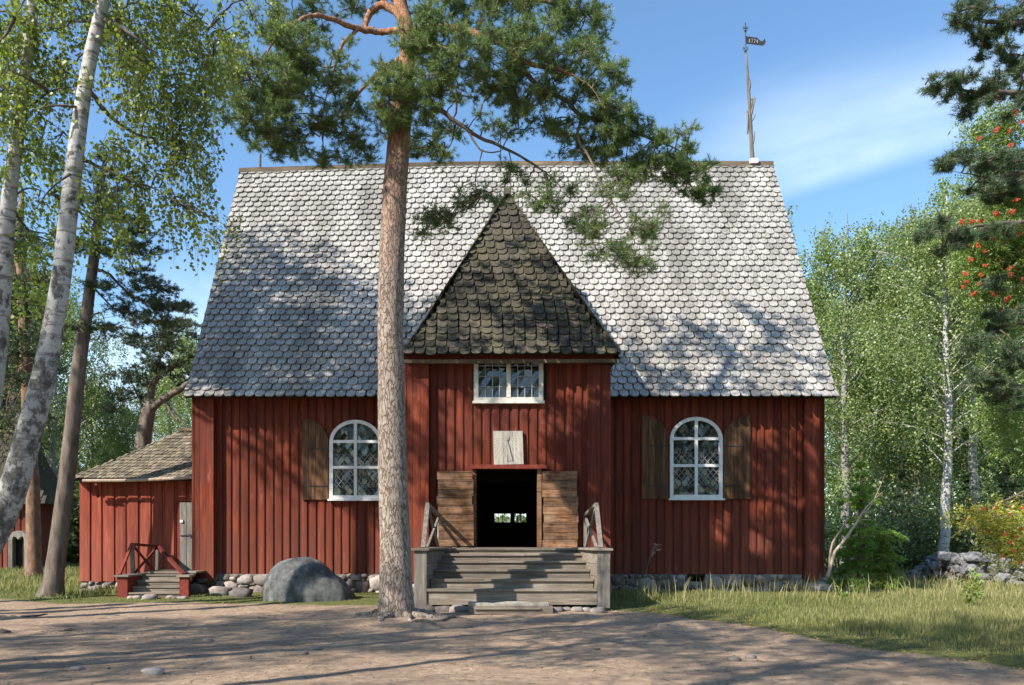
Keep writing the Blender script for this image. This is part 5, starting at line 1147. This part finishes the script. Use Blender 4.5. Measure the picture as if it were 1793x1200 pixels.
bp=[(1748,173),(1779,198),(1745,228),(1715,243),(1768,280),(1748,312),(1768,318),(1745,313),(1685,390),(1702,388),(1718,387),(1690,417),(1692,430),(1700,455),(1772,372),(1785,410),(1690,480),(1717,482),(1686,503),(1692,495),(1716,497),(1765,524),(1770,482),(1770,470),(1790,310),(1782,440),(1740,420),(1725,465),(1768,230),(1782,540),(1790,490),(1722,400),
 (1700,893),(1722,892),(1765,888),(1745,890),(1768,900),(1730,930),(1735,953),(1780,940),(1760,935),(1775,965),(1788,925),(1785,985),(1755,975),(1712,430),(1735,345),(1780,350),(1760,400),(1748,455),(1705,515),(1740,515),(1755,545),(1785,560),(1770,255),(1788,215),(1725,440),(1745,375),(1782,395),(1758,425),(1690,910),(1790,890),(1770,950)]
import bmesh
def berry_mesh(seed):
    mb=MB(); r_=np.random.default_rng(seed); bm=bmesh.new(); bmesh.ops.create_icosphere(bm,subdivisions=1,radius=.0085); V=np.array([v.co[:] for v in bm.verts]); Fc=np.array([[v.index for v in f.verts] for f in bm.faces]); bm.free()
    for k in range(38):
        c=r_.normal(0,1,3); c=c/np.linalg.norm(c)*r_.random()**.4*np.array([.05,.05,.028]); mb.addn(V+c,Fc,np.full(len(Fc),r_.random()))
    return mb
bm0=berry_mesh(3).build('berry_cluster',M['berry'],None,True); bm0.parent=ro
first=True
for i,(px,py) in enumerate(bp):
    o=bm0 if i==0 else bm0.copy()
    if i: col.objects.link(o); o.parent=ro
    Yb=(11.35 if py<860 else 11.05)-.15*random.random(); p=np.array(W(px,py,Yb))-np.array(BASE[ro.name]); o.location=p; o.rotation_euler=(random.random(),random.random(),random.random()*6); s=random.uniform(.7,1.15)*(1 if py<860 else .62); o.scale=(s,s,s)
# ------------------------------------------------------------ bare forked branch, weeds, stone wall, boulder, stones
t=thing('bare_branch','pale bare forked sapling leaning out beside the right church corner','sapling',(X_(1450,22.0),22.0,0)); w=MB(); Y=22.0
for l,r in (([(1449,1010,Y),(1460,970,Y),(1480,945,Y),(1500,915,Y),(1520,885,Y),(1545,865,Y)],(.055,.012)),([(1452,1000,Y),(1455,960,Y),(1470,930,Y),(1482,912,Y),(1476,888,Y)],(.04,.01)),([(1500,915,Y),(1512,910,Y),(1535,912,Y)],(.018,.005)),([(1520,885,Y),(1530,875,Y),(1550,858,Y)],(.02,.006)),([(1512,900,Y),(1528,880,Y),(1550,830,Y)],(.02,.006)),([(1500,915,Y),(1497,905,Y),(1498,890,Y)],(.015,.005)),([(1490,930,Y),(1495,920,Y),(1494,912,Y)],(.015,.005))): limb(w,l,r=r,n=14,sides=6,rough=.1)
w.build('stem',M['palebranch'],t,True)
def weed(px,Y,h,label,seed,leafy=True,name='weed_plant'):
    X=X_(px,Y); t=thing(name,label,'plant',(X,Y,0)); w=MB(); l=MB()
    for k in range(4):
        a=random.random()*6.28; hh=h*random.uniform(.6,1); q=crom([(X,Y,0),(X+math.cos(a)*.04,Y+math.sin(a)*.04,hh*.5),(X+math.cos(a)*.14,Y+math.sin(a)*.14,hh)],8); w.tubes(q,np.linspace(.008,.003,8),4)
        for s in range(2,8):
            n=5; leaves(l,np.repeat(q[s][None],n,0)+rng.normal(0,.03,(n,3)),.11,.45)
    w.build('stem',M['bark'],t); l.build('leaves',M['birchleaf'],t)
weed(1695,17.5,.75,'leafy green sapling sprouting from the long grass in front of the stone wall',1)
weed(1712,19,.8,'second leafy sapling just right of the first, in the long grass before the wall',2)
weed(1500,21,.45,'small leafy weed in the grass below the bright spruce',3)
weed(1480,19.5,.35,'broad green weed at the grass edge right of the church corner',4)
t=thing('dry_umbel','single dry stalk with flat seed heads against the shaded right wall','plant',(X_(1138,21.5),21.5,0)); w=MB(); Y=21.5
S0=limb(w,[(1128,1040,Y),(1132,1000,Y),(1141,965,Y),(1146,950,Y)],r=(.008,.005),n=12,sides=5)
for (a,b) in ((1150,953),(1143,958),(1152,962),(1147,967)):
    limb(w,[(1141,975,Y),((1141+a)/2,(970+b)/2,Y),(a,b,Y)],r=(.004,.003),n=5,sides=4); c=np.array(W(a,b,Y))
    for k in range(14): q=c+rng.normal(0,1,3)*np.array([.06,.06,.012]); w.tubes(np.array([c-(0,0,.04),q]),np.array([.003,.008]),4)
w.build('stalk',M['palebranch'],t)
sw=thing('dry_stone_wall','low tumbled dry stone wall of grey fieldstones under the rowan at right','stone wall',(X_(1700,27),27,0)); mb=MB(); sdd=0
for k in range(520):
    u=random.random(); px=1598+u*330; Y=29.5-u*6.5+random.gauss(0,.3); top=np.interp(px,[1598,1625,1660,1700,1793,1930],[1012,985,968,972,985,990]); zt=Z_(top,Y); z=random.random()**.8*max(zt,.1); r=random.uniform(.10,.24)
    stone_mesh(mb,(X_(px,Y),Y+(.5-z)*.3*random.choice((-1,1)),z),(r*random.uniform(.9,1.4),r,r*random.uniform(.55,.9)),100+k)
mb.build('stones',M['greystone'],sw)
bo=MB(); Yb=20.3; prof=[(459,1060),(461,1030),(467,1008),(477,992),(490,982),(510,976),(530,974),(547,976),(562,985),(580,1000),(597,1010),(608,1022),(617,1037),(624,1062)]
tp=[(a,b) for a,b in prof]; xs_=np.array([X_(a,Yb) for a,b in tp]); zs2=np.array([Z_(b,Yb) for a,b in tp]); zs2[0]=zs2[-1]=-.12
nu,nv=72,40; U=np.linspace(xs_[0],xs_[-1],nu); top=np.interp(U,xs_,zs2); top=np.convolve(np.pad(top,2,'edge'),np.ones(5)/5,'valid')
V=[]
for i,u in enumerate(U):
    wdt=.85*math.sqrt(max(.002,1-((i/(nu-1))*2-1)**2))
    for j in range(nv):
        th=math.pi*j/(nv-1); c=math.cos(th); s=math.sin(th); hz=(top[i]+.2)*max(s,0)**.75-.2
        p=Vector((u*1.3,c*1.3,hz*1.3)); n=mnoise.noise(p)*.10+mnoise.noise(p*2.7)*.045+mnoise.noise(p*7)*.015
        V.append((u+n*.6,Yb-wdt*c*(1+n)+.05,hz+(n*.6 if hz>.0 else 0)-.02))
idx=np.arange(nu*nv).reshape(nu,nv); q=np.stack([idx[:-1,:-1],idx[:-1,1:],idx[1:,1:],idx[1:,:-1]],-1).reshape(-1,4)
bo.addn(np.array(V),q[:,::-1],np.full(len(q),.5)); single(bo,'boulder',M['boulder'],'big rounded grey boulder lying against the left church wall beside the pine','boulder',(-5.3,20.3,0),smooth=True)
def stones(lst,grp,cat='stone',mat='stone'):
    for i,(px,py,Y,r,lab) in enumerate(lst):
        X=X_(px,Y); z=float(gh(np.array([X]),np.array([Y]))[0]); mb=MB(); stone_mesh(mb,(X,Y,z+r*.22),(r*1.25,r,r*.6),200+i*3+px); single(mb,'fieldstone',M[mat],lab,cat,(X,Y,z),grp,True)
stones([(748,0,17.3,.17,'flat stone beside the pine base under the left step post'),(775,0,17.25,.16,'rounded stone under the left half of the bottom riser'),(805,0,17.2,.19,'large stone just left of the loose box step'),(975,0,17.2,.12,'stone just right of the loose box step'),(992,0,17.3,.10,'second stone right of the loose box step'),(1010,0,17.2,.12,'third stone right of the loose box step'),(1028,0,17.25,.11,'small stone just inside the right step post'),(1046,0,17.1,.14,'flat stone in front of the right step post')],'stones bedded under the front steps')
stones([(229,0,20.8,.07,'pebble at left under the side steps'),(240,0,20.75,.09,'rounded pebble left of centre before the side steps'),(262,0,20.6,.16,'flat wide stone before the middle of the side steps'),(270,0,20.8,.08,'dark pebble under the middle of the side steps'),(298,0,20.8,.09,'pebble right of centre before the side steps'),(310,0,20.75,.11,'pale stone before the right side of the side steps'),(320,0,20.6,.10,'flat pebble before the right red box')],'stones in front of the side steps')
stones([(385,0,21.9,.26,'pinkish stone at the left church corner foot'),(420,0,21.3,.26,'flat dark slab half sunk in turf left of the boulder')],'loose stones by the left corner')
stones([(552,0,11.3,.07,'flat stone in the sunlit earth left of centre'),(530,0,10.8,.06,'pale stone in the sunlit earth below the other flat stone'),(135,0,9.5,.06,'small stone in the earth at lower left'),(268,0,9.2,.09,'flat stone bedded in the earth at lower left'),(1045,0,11.2,.04,'small dark pebble on the earth right of centre'),(1285,0,10.3,.07,'pale flat stone in the shaded earth at lower right'),(1315,0,10.5,.06,'pale stone just right of another at lower right'),(365,0,12.2,.06,'grey stone in the earth left of the middle')],'stones bedded in the yard')
# roots surfacing in the yard
def root(label,pts,r,seed):
    w=MB(); pts=[ginv(*p) for p in pts]
    P=crom([(x,y,0) for x,y in pts],20); P[:,2]=gh(P[:,0],P[:,1])-.01+.02*np.sin(np.linspace(0,9,20)+seed); P[0,2]-=.08; P[-1,2]-=.08
    w.tubes(P[None],(np.interp(np.linspace(0,1,20),[0,.3,1],[r*.6,r,r*.3])[:,None]*(1+.2*rng.normal(size=(20,8))))[None],8)
    single(w,'tree_root',M['bark'],label,'tree root',(float(P[0,0]),float(P[0,1]),0),'roots surfacing in the yard',True)
root('dark root surfacing at the left photo edge',[(-40,1085),(10,1082),(50,1080),(90,1074)],.07,1)
root('thick dark root below the upper one at the left photo edge',[(-40,1106),(0,1108),(20,1106)],.09,2)
root('short dark root lying right of the thick left root',[(95,1108),(130,1105),(157,1106)],.05,3)
root('gnarled root in front of the loose box step',[(735,1088),(770,1090),(800,1084),(840,1092),(875,1088)],.05,4)
root('thin root trailing right from the pine toward the box step',[(700,1095),(745,1092),(790,1102),(835,1098)],.045,5)
# ------------------------------------------------------------ trees out of frame that shade the yard and the roof
SH=[]
def shade(pr,x,y,s,label,rz=None):
    r=dup(pr,(x,y,0),random.random()*6.28 if rz is None else rz,s,label,'trees standing outside the photo'); return r
G='trees standing outside the photo'
pH=proto_pine(21,61,'tall high-crowned pine left of the yard, outside the photo',c0=.70,leafm='needle'); pH.location=(-17.9,16.0,0)
shade(pH,-14.9,14.4,1.0,'tall pine between two others left of the yard, outside the photo')
shade(pH,-13.4,14.6,.9,'high-crowned pine nearest the birches left of the yard, outside the photo')
shade(pH,-15.8,17.6,.97,'high-crowned pine farthest back left of the yard, outside the photo')
shade(pH,-12.6,13.2,.95,'high-crowned pine foremost of the four left of the yard, outside the photo')
shade(pH,-19.7,2.6,.85,'third high-crowned pine left of the yard, outside the photo')
shade(pH,-8.9,3.4,.66,'high-crowned pine near the camera at left, outside the photo')
shade(pH,-9.5,-1.5,.9,'high-crowned pine behind the camera at left, outside the photo')
shade(pH,-18.5,-.5,.9,'high-crowned pine far left of the camera, outside the photo')
shade(bA,-15,-4,.9,'open birch behind the camera at left, outside the photo')
for k in range(22):
    a=math.radians(95+k*8.2+6); rr=26+7*random.random()
    # a ring of forest around the clearing, behind the camera and to both sides
    x,y=math.cos(a+math.radians(0))*rr*1.15,math.sin(a)*rr
    a2=math.radians(172+k*9.2); x,y=math.cos(a2)*rr*1.2,math.sin(a2)*rr+2
    s_=1.0
    if -0.95<math.atan2(y+2,x+18)<0 and x<0: s_=.9
    shade((bC,bB,pA)[k%3],x,y,s_,'forest tree %s of the clearing behind the camera, outside the photo'%('on the left side' if x<-8 else 'on the right side' if x>8 else 'in the middle'))
# ------------------------------------------------------------ light, sky, camera
el,az=math.radians(38),math.atan2(-.768,-.640)   # azimuth measured from +Y toward +X
sun=bpy.data.lights.new('sun','SUN'); sun.energy=5.0; sun.angle=math.radians(.53); sun.color=(1,.93,.83)
so=bpy.data.objects.new('sun',sun); col.objects.link(so); d=Vector((math.sin(az)*math.cos(el),math.cos(az)*math.cos(el),math.sin(el))); so.rotation_euler=d.to_track_quat('Z','Y').to_euler(); so.location=(-20,-20,30)
wd=bpy.data.worlds.new('World'); sc.world=wd; wd.use_nodes=True; nt=wd.node_tree; nt.nodes.clear()
sky=ND(nt,'ShaderNodeTexSky'); sky.sky_type='NISHITA'; sky.sun_disc=False; sky.sun_elevation=el; sky.sun_rotation=az; sky.air_density=1.0; sky.dust_density=.4; sky.ozone_density=1.6
tc=ND(nt,'ShaderNodeTexCoord'); sp=ND(nt,'ShaderNodeSeparateXYZ'); L(nt,tc.outputs['Generated'],sp.inputs[0])
u=math_(nt,'DIVIDE',sp.outputs[0],math_(nt,'MAXIMUM',sp.outputs[1],.05)); v=math_(nt,'DIVIDE',sp.outputs[2],math_(nt,'MAXIMUM',sp.outputs[1],.05))
# thin cirrus band climbing to the right
w_=math_(nt,'SUBTRACT',v,math_(nt,'ADD',.33,math_(nt,'MULTIPLY',u,.29)))
mr=ND(nt,'ShaderNodeMapRange'); mr.interpolation_type='SMOOTHSTEP'; mr.inputs[1].default_value=-.012; mr.inputs[2].default_value=.02; L(nt,w_,mr.inputs[0])
mr2=ND(nt,'ShaderNodeMapRange'); mr2.interpolation_type='SMOOTHSTEP'; mr2.inputs[1].default_value=.02; mr2.inputs[2].default_value=.20; mr2.inputs[3].default_value=1; mr2.inputs[4].default_value=0; L(nt,w_,mr2.inputs[0])
m3=ND(nt,'ShaderNodeMapRange'); m3.interpolation_type='SMOOTHSTEP'; m3.inputs[1].default_value=.1; m3.inputs[2].default_value=.38; L(nt,u,m3.inputs[0])
cb=ND(nt,'ShaderNodeCombineXYZ'); L(nt,math_(nt,'ADD',u,math_(nt,'MULTIPLY',v,.5)),cb.inputs[0]); L(nt,math_(nt,'MULTIPLY',math_(nt,'SUBTRACT',v,math_(nt,'MULTIPLY',u,.35)),3.5),cb.inputs[1])
nz=noise_(nt,cb.outputs[0],2.2,6,.55,.6)
nzr=ND(nt,'ShaderNodeMapRange'); nzr.inputs[1].default_value=.3; nzr.inputs[2].default_value=.75; L(nt,nz,nzr.inputs[0])
band=math_(nt,'MULTIPLY',math_(nt,'MULTIPLY',mr.outputs[0],mr2.outputs[0]),math_(nt,'MULTIPLY',m3.outputs[0],nzr.outputs[0]))
# soft low cumulus
cn=noise_(nt,tc.outputs['Generated'],2.6,7,.55,.3)
cr_=ND(nt,'ShaderNodeMapRange'); cr_.interpolation_type='SMOOTHSTEP'; cr_.inputs[1].default_value=.50; cr_.inputs[2].default_value=.66; L(nt,cn,cr_.inputs[0])
lo=ND(nt,'ShaderNodeMapRange'); lo.interpolation_type='SMOOTHSTEP'; lo.inputs[1].default_value=.22; lo.inputs[2].default_value=.33; lo.inputs[3].default_value=1; lo.inputs[4].default_value=0; L(nt,sp.outputs[2],lo.inputs[0])
cum=math_(nt,'MULTIPLY',cr_.outputs[0],lo.outputs[0])
fac=math_(nt,'MINIMUM',math_(nt,'ADD',math_(nt,'MULTIPLY',band,.55),math_(nt,'MULTIPLY',cum,.9)),1.0)
skyc=mixc(nt,1.0,sky.outputs[0],(.88,1.08,1.17),'MULTIPLY')
c=mixc(nt,fac,skyc,(5.6,6.6,7.1))
bg=ND(nt,'ShaderNodeBackground'); bg.inputs[1].default_value=.125; L(nt,c,bg.inputs[0]); wo_=ND(nt,'ShaderNodeOutputWorld'); L(nt,bg.outputs[0],wo_.inputs[0])
cam=bpy.data.cameras.new('camera'); co=bpy.data.objects.new('camera',cam); col.objects.link(co); sc.camera=co
co.location=(0,0,EYE); co.rotation_euler=(math.radians(90),0,0); cam.sensor_width=36; cam.sensor_fit='HORIZONTAL'; cam.lens=36*F/1793; cam.shift_y=(HY-600)/1793; cam.clip_end=2000; cam.clip_start=.1
sc.view_settings.view_transform='Standard'; sc.view_settings.look='None'; sc.view_settings.exposure=.85; sc.view_settings.gamma=1; sc.view_settings.use_curve_mapping=False
sc.cycles.max_bounces=6; sc.cycles.diffuse_bounces=3; sc.cycles.transmission_bounces=4; sc.cycles.use_denoising=True
sc.render.film_transparent=False
